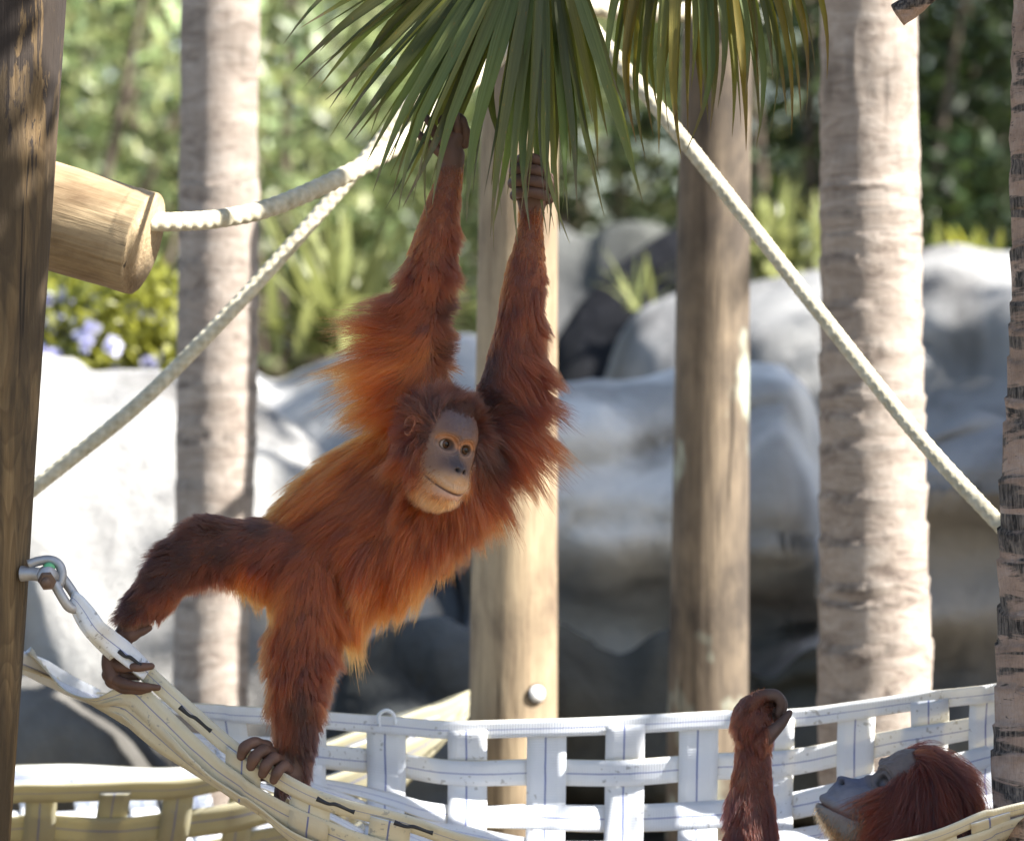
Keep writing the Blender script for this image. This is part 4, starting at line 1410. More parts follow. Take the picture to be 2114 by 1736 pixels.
    return V.reshape(-1, 3), grid_faces(nr, ns, True)[:, ::FLIP], np.clip(c, 0, 1).reshape(-1, 3), bare.reshape(-1)


def head_matrix(yaw, pitch, roll, origin, scale=1.0):
    """yaw: + turns the face to the viewer's right; pitch: + looks up; roll: + tips the head clockwise in the picture (degrees)"""
    cy, sy = math.cos(math.radians(yaw)), math.sin(math.radians(yaw))
    f = np.array([sy, -cy, 0])
    xr = np.array([cy, sy, 0])
    up = np.array([0, 0, 1.0])
    cp, sp = math.cos(math.radians(pitch)), math.sin(math.radians(pitch))
    f, up = f * cp + up * sp, up * cp - f * sp
    cr, sr = math.cos(math.radians(roll)), math.sin(math.radians(roll))
    R = np.array([[cr, 0, sr], [0, 1, 0], [-sr, 0, cr]])
    A = np.stack([R @ xr, R @ up, R @ f], 1) * scale
    return A, np.asarray(origin, float)


def ear_mesh(side):
    """rim and bowl of an ear as a dished disc standing off the head"""
    n, m = 26, 9
    a = np.linspace(0, 2 * np.pi, n, endpoint=False)
    r = np.linspace(0.0, 1, m)
    R_, A = np.meshgrid(r, a, indexing='ij')
    sx = 0.0105 * (1 + 0.15 * np.sin(A))
    sy = 0.0165
    prof = 0.0045 * R_ ** 2 + 0.0050 * np.exp(-((R_ - 0.86) / 0.13) ** 2) + 0.0022 * np.exp(-((R_ - 0.48) / 0.12) ** 2) * (np.cos(A) < 0.3)
    X = R_ * np.cos(A) * sx
    Yv = R_ * np.sin(A) * sy
    V = np.stack([X, Yv, prof], -1).reshape(-1, 3)
    V2 = V.copy()
    V2[:, 2] -= 0.003
    F = grid_faces(m, n, True)
    k = len(V)
    j = np.arange(n)
    b = (m - 1) * n
    rim = np.stack([b + j, b + (j + 1) % n, k + b + (j + 1) % n, k + b + j], -1)
    return np.vstack([V, V2]), np.vstack([F, F[:, ::-1] + k, rim])


def eye_obj(center, A, scale, gaze, parent, org, r=0.0098):
    m, n = 26, 28
    th = np.linspace(0, np.pi, m)
    ph = np.linspace(0, 2 * np.pi, n, endpoint=False)
    TH, PH = np.meshgrid(th, ph, indexing='ij')
    V = np.stack([np.sin(TH) * np.cos(PH), np.sin(TH) * np.sin(PH), np.cos(TH)], -1)
    ang = TH
    bul = 1 + 0.05 * np.exp(-(ang / 0.5) ** 2)
    V = V * (r * bul)[..., None]
    c = np.ones(V.shape) * np.array([0.36, 0.28, 0.23])
    w = sstep(1.00, 0.92, ang)[..., None]
    c = c * (1 - w) + np.array([0.035, 0.016, 0.008]) * w
    w = sstep(0.88, 0.72, ang)[..., None]
    c = c * (1 - w) + np.array([0.075, 0.032, 0.012]) * w
    w = sstep(0.48, 0.42, ang)[..., None]
    c = c * (1 - w) + np.array([0.004, 0.003, 0.003]) * w
    g = np.array(gaze, float)
    g /= np.linalg.norm(g)
    s1 = np.cross([0, 1.0, 0], g)
    s1 /= np.linalg.norm(s1)
    s2 = np.cross(g, s1)
    V = V.reshape(-1, 3) @ np.stack([s1, s2, g], 0)
    V = V + np.array(center)
    W = V @ A.T + org[1]
    return mobj('eye', W - org[0], grid_faces(m, n, True), M['eye'], parent, col=c.reshape(-1, 3))


def groom(name, V, T, skinmask, guides, n, parent, org, seed, clumps=2600, clumpf=0.75, rad=0.00042, headmask=None, npts=9, color_noise=0.25, stray=0.06, short=None, len_rand=(0.30, 1.2), dirn=0.42, jit=0.12, locks=0):
    """V,T triangles; skinmask per vertex (1 = bare). guides rows: u, v, du, dv, length_px, lift, (r,g,b)"""
    r_ = np.random.default_rng(seed)
    A, B_, C_ = V[T[:, 0]], V[T[:, 1]], V[T[:, 2]]
    cr = np.cross(B_ - A, C_ - A)
    area = np.linalg.norm(cr, axis=1)
    fn = cr / (area[:, None] + 1e-12)
    vn = np.zeros_like(V)
    for k in range(3):
        np.add.at(vn, T[:, k], cr)
    vn /= np.linalg.norm(vn, axis=1)[:, None] + 1e-12
    hairy = 1 - skinmask[T].mean(1)
    p = area * np.clip(hairy, 0, 1) ** 1.5
    idx = r_.choice(len(T), n, p=p / p.sum())
    b = r_.random((n, 2))
    sw = b.sum(1) > 1
    b[sw] = 1 - b[sw]
    w = np.stack([1 - b.sum(1), b[:, 0], b[:, 1]], -1)
    root = (V[T[idx]] * w[..., None]).sum(1)
    nrm = (vn[T[idx]] * w[..., None]).sum(1)
    nrm /= np.linalg.norm(nrm, axis=1)[:, None] + 1e-12
    k = S0 * (DIST + root[:, 1]) / DIST
    u = 1057 + root[:, 0] / k
    v = 868 - (root[:, 2] - CZ) / k
    g = np.array([q[:6] for q in guides], float)
    gc = np.array([q[6] for q in guides], float)
    d2 = ((u[:, None] - g[None, :, 0]) ** 2 + (v[:, None] - g[None, :, 1]) ** 2) + 60.0
    wt = d2 ** -1.9
    wt /= wt.sum(1)[:, None]
    du, dv = (wt * g[None, :, 2]).sum(1), (wt * g[None, :, 3]).sum(1)
    ln = (wt * g[None, :, 4]).sum(1) * S0
    lift = (wt * g[None, :, 5]).sum(1)
    col = wt @ gc
    if short is not None:
        ln = ln * (short[T[idx]] * w).sum(1)
    gd = np.stack([du, 0 * du, -dv], -1)
    gd = gd / (np.linalg.norm(gd, axis=1)[:, None] + 1e-9) + dirn * np.stack([vnoise(root, 24, 3), vnoise(root, 24, 4), vnoise(root, 24, 5)], -1)
    gd /= np.linalg.norm(gd, axis=1)[:, None] + 1e-9
    tang = gd - nrm * np.minimum((gd * nrm).sum(1), 0.0)[:, None] * 1.0
    d0 = tang + nrm * lift[:, None] + r_.normal(size=(n, 3)) * jit
    d0 /= np.linalg.norm(d0, axis=1)[:, None]
    d1 = gd + np.array([0, 0, -0.30]) + r_.normal(size=(n, 3)) * 0.10
    d1 /= np.linalg.norm(d1, axis=1)[:, None]
    ln = ln * r_.uniform(*len_rand, n) * (1 + 0.35 * vnoise(root, 38, seed % 50))
    tt = np.linspace(0, 1, npts)
    # curve: start along d0, turn gradually to d1
    pts = root[:, None, :] + ln[:, None, None] * (d0[:, None, :] * (tt - 0.5 * tt ** 2)[None, :, None] + d1[:, None, :] * (0.5 * tt ** 2)[None, :, None])
    # clump towards guide hairs
    ck = r_.choice(n, min(clumps, n), replace=False)
    kd = kdtree.KDTree(len(ck))
    for i, q in enumerate(ck):
        kd.insert(root[q], i)
    kd.balance()
    near = np.array([kd.find(q)[1] for q in root])
    gi = ck[near]
    ratio = np.minimum(ln / np.maximum(ln[gi], 1e-6), 1.15)
    rel = pts[gi] - root[gi][:, None, :]
    target = root[gi][:, None, :] + rel * ratio[:, None, None]
    cf = clumpf * r_.uniform(0.45, 1.0, n)
    cf[r_.random(n) < stray] = 0.05
    pts = pts + (target - pts) * (cf[:, None] * tt[None, :] ** 1.15)[..., None]
    if locks:                      # long hair gathers into loose locks with gaps between them
        lk = r_.choice(n, locks, replace=False, p=(ln ** 2) / (ln ** 2).sum())
        kd2 = kdtree.KDTree(locks)
        for i, q in enumerate(lk):
            kd2.insert(root[q], i)
        kd2.balance()
        li = lk[np.array([kd2.find(q)[1] for q in root])]
        rt = np.minimum(ln / np.maximum(ln[li], 1e-6), 1.2)
        tg = root[li][:, None, :] + (pts[li] - root[li][:, None, :]) * rt[:, None, None]
        lf = 0.72 * sstep(0.035, 0.085, ln) * r_.uniform(0.3, 1.0, n)
        pts = pts + (tg - pts) * (lf[:, None] * tt[None, :] ** 1.4)[..., None]
    # slight waviness
    pf = r_.uniform(0, 6.28, (n, 1))
    perp = np.cross(d0, r_.normal(size=(n, 3)))
    perp /= np.linalg.norm(perp, axis=1)[:, None] + 1e-9
    amp = np.minimum(ln * 0.035, 0.0022)
    pts += perp[:, None, :] * (np.sin(tt[None, :] * r_.uniform(4, 9, (n, 1)) + pf) * tt[None, :] * amp[:, None])[..., None]
    pts[:, 0] -= nrm * 0.0015
    cn = (1 + color_noise * r_.normal(size=(len(ck), 1)))[near] * (1 + 0.15 * r_.normal(size=(n, 1)))
    col = np.clip(col * np.clip(cn, 0.45, 1.7), 0.004, 0.95)
    cd = bpy.data.hair_curves.new(name)
    cd.add_curves([npts] * n)
    cd.attributes['position'].data.foreach_set('vector', (pts - org).astype(np.float32).ravel())
    ra = cd.attributes.get('radius') or cd.attributes.new('radius', 'FLOAT', 'POINT')
    rr = rad * r_.uniform(0.7, 1.25, (n, 1)) * np.interp(tt, [0, 0.3, 1], [1.0, 0.95, 0.12])[None, :]
    ra.data.foreach_set('value', rr.astype(np.float32).ravel())
    hc_ = cd.attributes.new('hcol', 'FLOAT_COLOR', 'CURVE')
    c4 = np.ones((n, 4), np.float32)
    c4[:, :3] = col
    hc_.data.foreach_set('color', c4.ravel())
    cd.materials.append(M['hair'])
    return link(bpy.data.objects.new(name, cd), parent)


# ---- the young orangutan
O_ = (0.29, 0.055, 0.007)      # bright orange
R_D = (0.078, 0.0145, 0.004)     # dark red brown
R_M = (0.130, 0.0235, 0.004)
BR = (0.022, 0.0065, 0.0035)      # dark brown


def chn(*rows):
    return [np.append(D(u, v, y), r * S0) for u, v, y, r in rows]


body_ch = [
    chn((940, 905, 25, 70), (900, 985, 32, 106), (815, 1062, 38, 124), (716, 1126, 38, 114), (622, 1160, 32, 90)),
    chn((850, 935, 38, 56), (785, 985, 40, 76), (705, 1048, 40, 82), (625, 1105, 34, 72)),
    chn((935, 930, 20, 78), (870, 880, 15, 58)),
    chn((945, 930, 20, 78), (1012, 890, 15, 62)),
    chn((930, 960, -5, 62), (925, 930, -30, 55), (915, 910, -50, 50)),
    # arm on the bare-palm side
    chn((872, 868, 15, 55), (862, 790, 12, 49), (866, 700, 8, 44), (874, 640, 4, 42), (886, 565, 0, 46), (900, 490, 0, 42), (917, 415, 0, 33), (932, 350, 0, 25), (936, 322, 2, 25)),
    # gripping arm
    chn((1015, 885, 15, 60), (1045, 800, 12, 54), (1062, 720, 8, 48), (1072, 650, 4, 42), (1080, 590, 0, 41), (1090, 520, 0, 32), (1096, 460, 0, 25), (1098, 425, 2, 27)),
    # leg reaching to the strap by the post
    chn((610, 1150, 20, 80), (540, 1138, 0, 62), (470, 1130, -15, 56), (415, 1128, -22, 50), (365, 1172, -20, 47), (318, 1228, -12, 41), (284, 1272, -5, 31), (262, 1305, 5, 24), (240, 1335, 14, 21), (228, 1365, 12, 20), (232, 1398, 2, 18)),
    # standing leg
    chn((640, 1180, 0, 82), (630, 1250, -25, 70), (622, 1330, -40, 60), (618, 1410, -38, 51), (612, 1490, -28, 42), (610, 1560, -18, 33), (605, 1598, -18, 27), (588, 1618, 5, 22)),
]
body = np.vstack([chain_balls(c) for c in body_ch])
finger_ch = [
    # open hand among the leaf tips
    chn((934, 330, 0, 25), (928, 302, 0, 25), (940, 285, 0, 22)),
    chn((915, 318, -8, 13), (898, 308, -12, 10), (878, 290, -14, 9), (860, 272, -10, 7)),
    chn((918, 298, -8, 12), (904, 284, -16, 10.5), (890, 258, -18, 9), (874, 236, -10, 7)),
    chn((930, 285, -8, 12), (922, 268, -20, 11), (914, 252, -22, 10.5), (922, 240, -8, 9)),
    chn((944, 284, -2, 12), (944, 262, -14, 10.5), (940, 240, -18, 9.5), (936, 224, -10, 7.5)),
    chn((958, 296, 4, 12), (962, 276, -6, 10), (956, 252, -12, 9), (950, 240, -4, 7)),
    # clenched hand round the leaflets
    chn((1098, 428, 4, 28), (1099, 402, 4, 35), (1100, 372, 6, 36), (1101, 345, 10, 28)),
    chn((1072, 332, -12, 11), (1082, 326, -34, 12), (1100, 328, -40, 12), (1118, 338, -28, 10.5)),
    chn((1062, 354, -12, 11.5), (1075, 349, -42, 12.5), (1100, 351, -48, 12.5), (1127, 361, -32, 11)),
    chn((1059, 379, -12, 11.5), (1073, 373, -46, 12.5), (1102, 374, -52, 12.5), (1131, 385, -34, 11)),
    chn((1063, 404, -10, 11), (1078, 397, -42, 12), (1104, 397, -48, 12), (1128, 407, -32, 10.5)),
    chn((1132, 408, 0, 14), (1138, 388, -8, 12), (1134, 366, -12, 10)),
    # foot at the strap: big toe above, long toes hooked round below
    chn((255, 1310, 0, 18), (268, 1312, -10, 15), (288, 1304, -14, 11), (308, 1296, -12, 8)),
    chn((226, 1366, 14, 16), (250, 1376, -10, 11.5), (280, 1377, -30, 10), (312, 1375, -28, 8.5)),
    chn((226, 1392, 8, 16), (248, 1408, -12, 11.5), (284, 1416, -28, 10), (326, 1419, -24, 7.5)),
    chn((232, 1404, 8, 16), (252, 1420, -4, 11), (282, 1424, -12, 10), (308, 1422, -8, 8)),
    chn((228, 1380, 14, 16), (250, 1392, 10, 11), (276, 1396, 6, 10), (298, 1394, 6, 8)),
    # foot on the rim: four toes curled over it, one behind
    chn((600, 1596, -30, 22), (575, 1575, -38, 20), (555, 1562, -44, 20)),
    chn((550, 1540, -44, 13), (524, 1533, -66, 12.5), (506, 1542, -78, 12.5), (498, 1560, -76, 11)),
    chn((562, 1554, -46, 13), (544, 1549, -72, 13), (527, 1561, -84, 13), (518, 1581, -80, 11.5)),
    chn((577, 1570, -46, 13), (565, 1565, -74, 12.5), (551, 1577, -86, 12.5), (542, 1597, -82, 11)),
    chn((596, 1586, -44, 12), (586, 1581, -74, 11.5), (573, 1593, -86, 11.5), (565, 1610, -82, 10)),
    chn((560, 1600, 0, 15), (520, 1598, 4, 12), (490, 1588, -2, 9)),
    chn((590, 1612, 10, 20), (580, 1638, 14, 16), (578, 1652, 8, 12)),
]
fingers = np.vstack([chain_balls(c, 0.35) for c in finger_ch])
palm_idx = [i for i, c in enumerate(finger_ch) if max(q[3] for q in c) > 19.5 * S0]
bV, bT = grow(np.vstack([body] + [chain_balls(finger_ch[i], 0.35) for i in palm_idx]), 0.0038, 4)
for i, c in enumerate(finger_ch):
    if i not in palm_idx:
        q_ = chain_balls(c, 0.3)
        n_ = len(q_)
        q_[:, 3] *= 1 + 0.07 * np.cos(np.linspace(0, 1, n_) * 2 * np.pi * 2.6)      # knuckles
        v_, t_f = grow(q_, 0.0024, 2)
        bT = np.vstack([bT, t_f + len(bV)])
        bV = np.vstack([bV, v_])
# bare skin on hands and feet
k_ = S0 * (DIST + bV[:, 1]) / DIST
bu_, bv_ = 1057 + bV[:, 0] / k_, 868 - (bV[:, 2] - CZ) / k_
fk = kdtree.KDTree(len(fingers))
for i, q in enumerate(fingers):
    fk.insert(q[:3], i)
fk.balance()
dist_f = np.array([fk.find(q)[2] for q in bV])
bare_b = sstep(0.030, 0.020, dist_f)
bare_b = np.maximum(bare_b, sstep(360, 325, bv_) * (bu_ < 1000))
bare_b = np.maximum(bare_b, sstep(440, 420, bv_) * (bu_ > 1030))
col_b = np.ones((len(bV), 3)) * np.array([0.12, 0.042, 0.022])
hand_c = np.array([0.10, 0.052, 0.036]) * (1 + 0.25 * vnoise(bV, 60, 3)[:, None])
col_b = col_b * (1 - bare_b[:, None]) + hand_c * bare_b[:, None]

HA, HO = head_matrix(27, 2, 18, D(908, 915, -82), 1.0)
hV, hF, hC, hB = head_mesh()
hW = hV @ HA.T + HO
hT = np.vstack([hF[:, [0, 1, 2]], hF[:, [0, 2, 3]]])
org_y = D(800, 1100, 30)
young = tag(empty('orangutan', org_y), 'young orange orangutan stretched between palm leaf and hammock', 'orangutan')
allV = np.vstack([bV, hW])
allC = np.vstack([col_b, hC])
mobj('body', allV - org_y, [bT, hF + len(bV)], M['skin'], young, col=allC)
for sx_ in (-1, 1):
    eye_obj((sx_ * EYEX, EYEY, 0.0555), HA, 1.0, (0.18, 0.08, 1.0), young, (org_y, HO))
eV, eF = ear_mesh(-1)
# ear on the visible side of the head
ea = np.array([-0.90, 0.0, 0.44])
es = np.array([0.44, 0.0, 0.90])
eM = np.stack([es, np.array([0, 1.0, 0]), ea], 1)
for sgn in (1, -1):
    fl = np.array([sgn, 1, 1])
    eL = (eV * 1.12 @ eM.T + np.array([-0.069, 0.013, 0.014])) * fl
    ec = np.ones((len(eL), 3)) * np.array([0.36, 0.18, 0.12])
    ec = ec * (0.45 + 0.55 * sstep(0.002, 0.007, np.tile(eV[:len(eV) // 2, 2], 2)))[:, None] 
    mobj('ear', eL @ HA.T + HO - org_y, eF, M['skin'], young, col=ec)

gy_ = [
    # arm with open hand: hair streaming off the outer side
    (925, 380, -0.05, 1, 10, 0.25, R_M), (890, 430, -0.4, 0.9, 18, 0.3, R_M), (950, 430, 0.35, 0.9, 16, 0.3, R_D), (860, 500, -0.5, 0.8, 24, 0.35, R_M), (905, 500, -0.1, 1, 26, 0.15, R_M), (940, 500, 0.6, 0.7, 26, 0.4, R_D),
    (835, 570, -0.75, 0.5, 42, 0.45, R_D), (885, 580, -0.3, 0.9, 36, 0.12, R_M), (935, 560, 0.8, 0.35, 34, 0.5, R_D), (826, 625, -1, 0.02, 120, 0.6, R_D), (870, 640, -0.6, 0.6, 60, 0.12, R_M), (918, 640, 0.8, -0.1, 34, 0.5, BR),
    (824, 690, -1, -0.08, 150, 0.6, R_M), (870, 720, -0.55, 0.6, 70, 0.12, O_), (912, 720, 0.8, -0.35, 40, 0.5, BR), (820, 760, -1, 0.12, 160, 0.6, O_), (870, 800, -0.5, 0.7, 70, 0.12, O_), (912, 800, 0.45, 0.2, 28, 0.4, BR),
    (815, 830, -0.95, 0.34, 155, 0.55, O_), (820, 890, -0.85, 0.55, 105, 0.4, O_),
    # gripping arm
    (1065, 480, -0.2, 1, 10, 0.25, R_M), (1125, 500, 0.25, 1, 14, 0.3, R_M), (1040, 570, -0.3, 0.95, 20, 0.3, R_M), (1080, 580, 0.0, 1, 24, 0.15, R_D), (1122, 600, 0.35, 0.9, 24, 0.3, R_D), (1028, 660, -0.25, 0.9, 22, 0.3, R_D), (1070, 680, 0.1, 1, 34, 0.12, R_D),
    (1115, 690, 0.55, 0.8, 44, 0.35, R_D), (1005, 760, -0.2, 0.9, 24, 0.3, BR), (1060, 780, 0.5, 0.75, 60, 0.15, R_D), (1110, 760, 0.85, 0.45, 80, 0.45, R_D), (1100, 830, 0.95, 0.25, 108, 0.45, R_D), (1085, 890, 0.85, 0.5, 125, 0.4, R_M),
    (1055, 940, 0.65, 0.8, 135, 0.3, R_M), (1020, 1000, 0.45, 1, 130, 0.2, R_M), (985, 850, 0.2, -0.5, 24, 0.3, BR),
    # head and mane
    (985, 830, 0.6, -0.3, 30, 0.3, BR), (880, 1080, -0.5, 0.85, 45, 0.2, R_M), (960, 1080, 0.1, 1, 55, 0.25, R_M), (1010, 930, 0.6, 0.8, 60, 0.3, BR), (850, 900, -0.8, 0.4, 60, 0.25, O_), (840, 960, -0.7, 0.6, 60, 0.2, R_M),
    # back and flank
    (760, 910, -0.85, 0.5, 120, 0.3, O_), (700, 960, -0.85, 0.5, 112, 0.3, O_), (640, 1010, -0.85, 0.5, 100, 0.3, O_), (580, 1050, -0.85, 0.45, 60, 0.25, O_), (780, 980, -0.75, 0.6, 80, 0.12, R_M), (850, 1060, -0.6, 0.75, 70, 0.12, R_M), (760, 1060, -0.75, 0.55, 75, 0.1, R_M),
    (680, 1080, -0.8, 0.45, 70, 0.1, R_M), (700, 1150, -0.55, 0.75, 60, 0.12, R_M), (800, 1150, -0.45, 0.85, 80, 0.15, R_M), (900, 1110, -0.25, 0.95, 80, 0.2, R_M), (975, 1075, 0.15, 1, 95, 0.25, R_M), (870, 1170, -0.3, 0.95, 100, 0.25, O_), (780, 1205, -0.2, 0.98, 105, 0.25, O_),
    (720, 1235, 0.12, 1, 150, 0.25, O_), (660, 1210, 0.1, 1, 60, 0.2, R_M), (600, 1110, -0.7, 0.4, 44, 0.15, R_D),
    # reaching leg
    (545, 1090, -0.8, -0.05, 40, 0.3, BR), (450, 1085, -0.75, -0.35, 34, 0.4, BR), (540, 1150, -0.8, 0.3, 36, 0.1, R_D), (460, 1140, -0.8, 0.4, 34, 0.1, BR), (520, 1200, 0.05, 1, 62, 0.35, O_), (450, 1190, 0.1, 1, 50, 0.35, R_D), (370, 1150, -0.75, 0.1, 34, 0.4, BR),
    (330, 1195, -0.7, 0.3, 34, 0.35, BR), (350, 1240, -0.3, 0.9, 34, 0.3, R_D), (270, 1250, -0.85, 0.25, 34, 0.35, BR), (310, 1280, 0.2, 1, 26, 0.3, R_D), (250, 1310, -0.4, 0.9, 12, 0.2, BR), (215, 1360, -0.4, 0.9, 8, 0.2, BR),
    # standing leg
    (570, 1230, -0.35, 0.9, 40, 0.2, O_), (620, 1260, -0.05, 1, 40, 0.15, R_M), (690, 1270, 0.5, 0.9, 60, 0.3, R_M), (562, 1330, -0.6, 0.8, 52, 0.35, R_M), (620, 1350, 0.0, 1, 40, 0.12, R_D), (678, 1350, 0.6, 0.75, 46, 0.35, R_D), (572, 1420, -0.5, 0.85, 60, 0.3, R_M), (620, 1440, 0.05, 1, 40, 0.12, BR),
    (668, 1430, 0.5, 0.85, 40, 0.3, R_D), (575, 1500, -0.3, 0.95, 40, 0.25, R_D), (640, 1520, 0.35, 0.95, 32, 0.25, BR), (610, 1560, 0.05, 1, 30, 0.15, BR), (640, 1590, 0.2, 1, 26, 0.2, BR),
]
bT_all = np.vstack([bT, hT + len(bV)])
mask_body = np.concatenate([np.clip(bare_b, 0, 1), np.ones(len(hV))])
mask_head = np.concatenate([np.ones(len(bV)), np.clip(hB, 0, 1)])
groom('hair', allV, bT_all, mask_body, gy_, 190000, young, org_y, 501, clumps=4200, clumpf=0.68, stray=0.16, locks=900)
CRN = (0.045, 0.0125, 0.006)
gh = [(900, 838, -0.15, -1, 30, 0.5, CRN), (940, 842, 0.3, -0.95, 28, 0.5, CRN), (975, 868, 0.6, -0.6, 26, 0.5, CRN), (870, 850, -0.6, -0.6, 36, 0.45, CRN), (848, 875, -0.9, -0.1, 34, 0.3, R_D), (850, 920, -0.7, 0.6, 30, 0.14, R_D), (866, 945, -0.4, 0.9, 38, 0.08, R_M), (840, 955, -0.7, 0.7, 62, 0.28, R_M), (840, 1010, -0.65, 0.75, 66, 0.28, R_M),
      (880, 1060, -0.5, 0.9, 40, 0.2, O_), (930, 1072, -0.1, 1, 30, 0.25, O_), (975, 1020, 0.45, 0.95, 34, 0.3, O_), (1005, 930, 0.65, 0.8, 50, 0.4, BR), (1000, 880, 0.75, 0.3, 38, 0.45, CRN)]
groom('head_hair', allV, bT_all, mask_head, gh, 40000, young, org_y, 503, clumps=1300, clumpf=0.72, stray=0.2, len_rand=(0.12, 1.55), dirn=0.75, jit=0.22, color_noise=0.4)
# short hair growing in from the edge of the face, over brow, cheeks and chin
hx, hy, hz = np.abs(hV[:, 0]), hV[:, 1], hV[:, 2]
edge = np.clip(sstep(0.040, 0.054, hx) + sstep(-0.080, -0.100, hy) + sstep(0.048, 0.068, hy) + 0.25 * sstep(-0.03, -0.06, hy) * sstep(0.018, 0.034, hx), 0, 1)
edge = edge * (hz > 0.0)
fuzz = np.concatenate([np.ones(len(bV)), 1 - edge])
TAN = (0.42, 0.15, 0.045)
gf = [(905, 1052, -0.5, 0.85, 15, 0.2, TAN), (870, 1030, -0.7, 0.65, 18, 0.12, TAN), (850, 990, -0.75, 0.6, 18, 0.1, R_M), (955, 1050, 0.25, 0.95, 14, 0.2, TAN), (975, 1005, 0.55, 0.8, 12, 0.25, TAN), (880, 940, -0.75, 0.6, 10, 0.1, R_D), (995, 940, 0.6, 0.75, 12, 0.25, BR),
      (875, 900, -0.75, -0.1, 12, 0.15, BR), (905, 868, -0.4, -0.9, 14, 0.15, BR), (945, 862, 0.15, -1, 13, 0.2, BR), (985, 885, 0.7, -0.6, 14, 0.3, BR)]
groom('face_down', allV, np.vstack([bT, hT + len(bV)]), fuzz, gf, 16000, young, org_y, 502, clumps=4000, clumpf=0.35, rad=0.00034, npts=6)

# ---- the adult reclining in the hammock
AD = (0.045, 0.0075, 0.003)
AD2 = (0.085, 0.014, 0.004)
AD3 = (0.035, 0.009, 0.006)
yA = 250
ad_ch = [
    chn((1900, 1700, yA, 88), (1860, 1790, yA, 118), (1760, 1850, yA, 125), (1640, 1870, yA, 110)),
    chn((1910, 1640, yA, 70), (1900, 1700, yA, 80)),
    chn((1830, 1770, yA, 90), (1720, 1840, yA - 60, 70), (1610, 1850, yA - 60, 60), (1566, 1810, yA - 50, 56), (1556, 1740, yA - 40, 52), (1552, 1660, yA - 30, 46), (1553, 1595, yA - 30, 40), (1557, 1545, yA - 30, 34), (1558, 1515, yA - 30, 36)),
    chn((1960, 1760, yA, 60), (2005, 1735, yA - 20, 30), (2000, 1712, yA - 30, 18)),
]
ad_f = [
    chn((1556, 1520, yA - 30, 38), (1553, 1485, yA - 28, 42), (1556, 1466, yA - 24, 34), (1580, 1472, yA - 8, 26), (1596, 1470, yA + 6, 15)),
    chn((1546, 1456, yA - 54, 19), (1572, 1437, yA - 62, 14), (1600, 1434, yA - 62, 12.5), (1613, 1450, yA - 58, 11), (1609, 1472, yA - 52, 10)),
    chn((1544, 1458, yA - 28, 20), (1574, 1439, yA - 30, 14.5), (1604, 1438, yA - 30, 13), (1616, 1456, yA - 30, 11.5), (1608, 1480, yA - 30, 10)),
    chn((1544, 1462, yA, 20), (1572, 1444, yA, 14), (1600, 1444, yA, 12.5), (1610, 1462, yA - 4, 11), (1602, 1484, yA - 8, 10)),
    chn((1572, 1530, yA - 58, 21), (1592, 1513, yA - 70, 16), (1612, 1494, yA - 72, 12), (1630, 1471, yA - 68, 7.5)),
    chn((2000, 1712, yA - 30, 17), (1990, 1695, yA - 36, 13), (1980, 1692, yA - 40, 10)),
]
ad_b = np.vstack([chain_balls(c) for c in ad_ch])
ad_fb = np.vstack([chain_balls(c, 0.35) for c in ad_f])
aV, aT = grow(np.vstack([ad_b, chain_balls(ad_f[0], 0.35)]), 0.0048, 3)
for c in ad_f[1:]:
    v_, t_f = grow(chain_balls(c, 0.3), 0.0028, 2)
    aT = np.vstack([aT, t_f + len(aV)])
    aV = np.vstack([aV, v_])
fk = kdtree.KDTree(len(ad_fb))
for i, q in enumerate(ad_fb):
    fk.insert(q[:3], i)
fk.balance()
k_ = S0 * (DIST + aV[:, 1]) / DIST
au_, av_ = 1057 + aV[:, 0] / k_, 868 - (aV[:, 2] - CZ) / k_
da = np.array([fk.find(q)[2] for q in aV])
bare_a = sstep(0.020, 0.012, da) * np.clip(sstep(1580, 1592, au_) + 0.6 * sstep(1440, 1432, av_) * (au_ < 1700), 0, 1)
bare_a = np.maximum(bare_a, (au_ > 1960) * sstep(1718, 1706, av_))
col_a = np.ones((len(aV), 3)) * np.array([0.08, 0.026, 0.015])
col_a = col_a * (1 - bare_a[:, None]) + np.array([0.075, 0.045, 0.036]) * bare_a[:, None]
AA, AO = head_matrix(-76, 2, 38, D(1882, 1664, yA), 1.27)
ahV, ahF, ahC, ahB = head_mesh(True)
ahW = ahV @ AA.T + AO
ahT = np.vstack([ahF[:, [0, 1, 2]], ahF[:, [0, 2, 3]]])
org_a = D(1800, 1850, yA)
adult = tag(empty('orangutan', org_a), 'dark red adult orangutan lying back in hammock with one fist raised', 'orangutan')
aaV = np.vstack([aV, ahW])
mobj('body', aaV - org_a, [aT, ahF + len(aV)], M['skin'], adult, col=np.vstack([col_a, ahC]))
for sx_ in (-1, 1):
    eye_obj((sx_ * EYEX, EYEY, 0.0475), AA, 1.28, (0, -0.5, 1.0), adult, (org_a, AO), 0.0078)
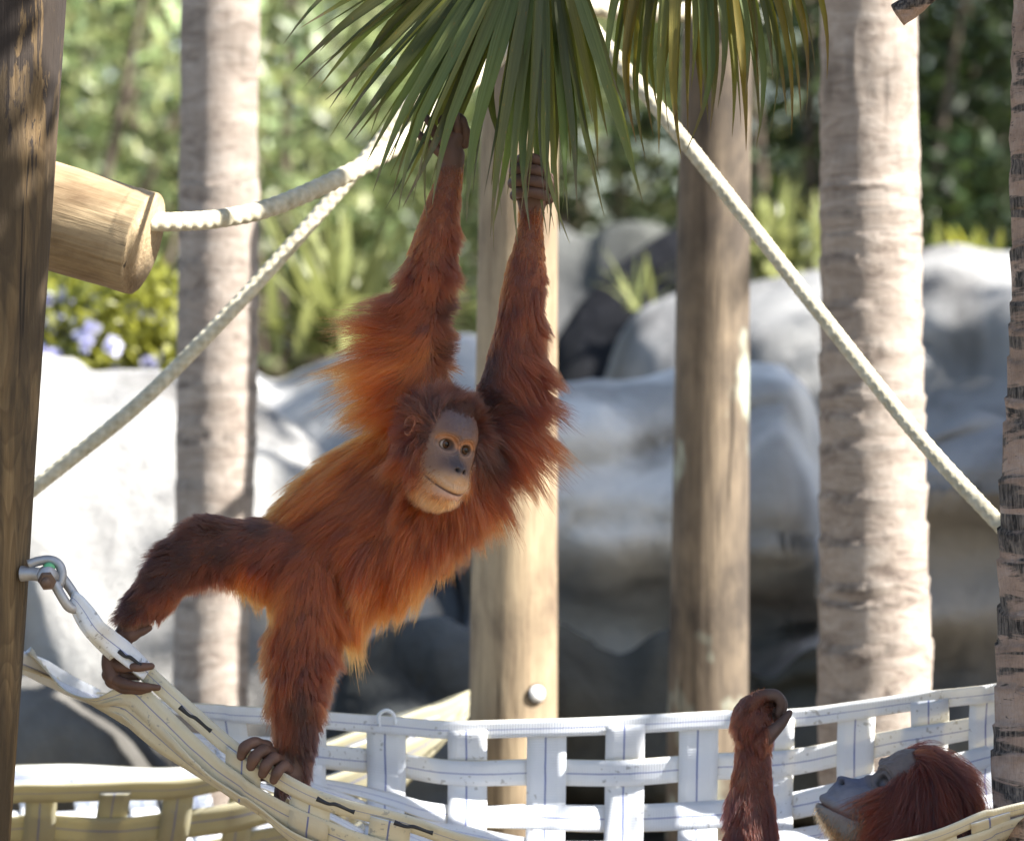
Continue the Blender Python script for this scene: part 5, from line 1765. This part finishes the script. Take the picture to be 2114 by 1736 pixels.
ga = [
    (1515, 1480, -0.5, 0.9, 22, 0.35, AD2), (1550, 1500, -0.1, 1, 26, 0.15, AD2), (1590, 1520, 0.3, 0.9, 18, 0.25, AD2), (1530, 1450, -0.3, 0.8, 14, 0.3, AD3), (1570, 1428, 0.2, -0.6, 8, 0.4, AD2),
    (1520, 1570, -0.3, 0.95, 26, 0.25, AD2), (1555, 1600, 0, 1, 36, 0.12, AD2), (1590, 1580, 0.2, 1, 22, 0.25, AD), (1510, 1660, -0.35, 0.95, 44, 0.3, AD), (1555, 1680, 0, 1, 46, 0.12, AD), (1600, 1660, 0.3, 0.95, 38, 0.25, AD), (1510, 1730, -0.3, 1, 44, 0.3, AD), (1600, 1730, 0.3, 1, 40, 0.25, AD),
    (1830, 1570, 0.4, 0.5, 40, 0.2, AD2), (1880, 1545, 0.7, 0.5, 70, 0.25, AD2), (1940, 1570, 0.45, 0.9, 90, 0.25, AD), (1850, 1600, -0.5, 0.8, 90, 0.1, AD), (1900, 1610, -0.55, 0.85, 130, 0.12, AD), (1840, 1650, -0.75, 0.7, 120, 0.1, AD2), (1900, 1670, -0.7, 0.75, 130, 0.12, AD), (1960, 1640, 0.25, 1, 95, 0.25, AD2),
    (1800, 1700, -0.6, 0.8, 70, 0.15, AD2), (1740, 1725, -0.4, 0.9, 45, 0.25, O_), (1850, 1735, -0.6, 0.8, 90, 0.2, AD2), (1960, 1720, 0.3, 1, 60, 0.2, AD), (1700, 1740, -0.3, 1, 34, 0.2, O_),
]
aT_all = np.vstack([aT, ahT + len(aV)])
groom('hair', aaV, aT_all, np.concatenate([bare_a, np.ones(len(ahV))]), ga, 80000, adult, org_a, 511, clumps=1800, clumpf=0.78, stray=0.15, dirn=0.6)
groom('head_hair', aaV, aT_all, np.concatenate([np.ones(len(aV)), ahB]), ga, 42000, adult, org_a, 513, clumps=900, clumpf=0.82, stray=0.15, len_rand=(0.15, 1.4), dirn=0.65, jit=0.2, color_noise=0.4)
fz = 1 - np.clip(sstep(-0.075, -0.100, ahV[:, 1]) + sstep(0.028, 0.042, np.abs(ahV[:, 0])), 0, 1)
fz = np.maximum(fz, (ahV[:, 2] < 0.0).astype(float))
gfa = [(1720, 1700, -0.4, 0.9, 16, 0.3, (0.30, 0.12, 0.04)), (1760, 1690, -0.3, 0.9, 18, 0.25, (0.26, 0.10, 0.035)), (1780, 1720, -0.4, 0.9, 26, 0.2, (0.35, 0.14, 0.05)), (1800, 1650, -0.2, 0.9, 14, 0.2, (0.16, 0.10, 0.07)), (1830, 1610, 0.1, 0.6, 16, 0.2, AD2)]
groom('beard', aaV, aT_all, np.concatenate([np.ones(len(aV)), fz]), gfa, 7000, adult, org_a, 512, clumps=2000, clumpf=0.35, rad=0.00036, npts=5)
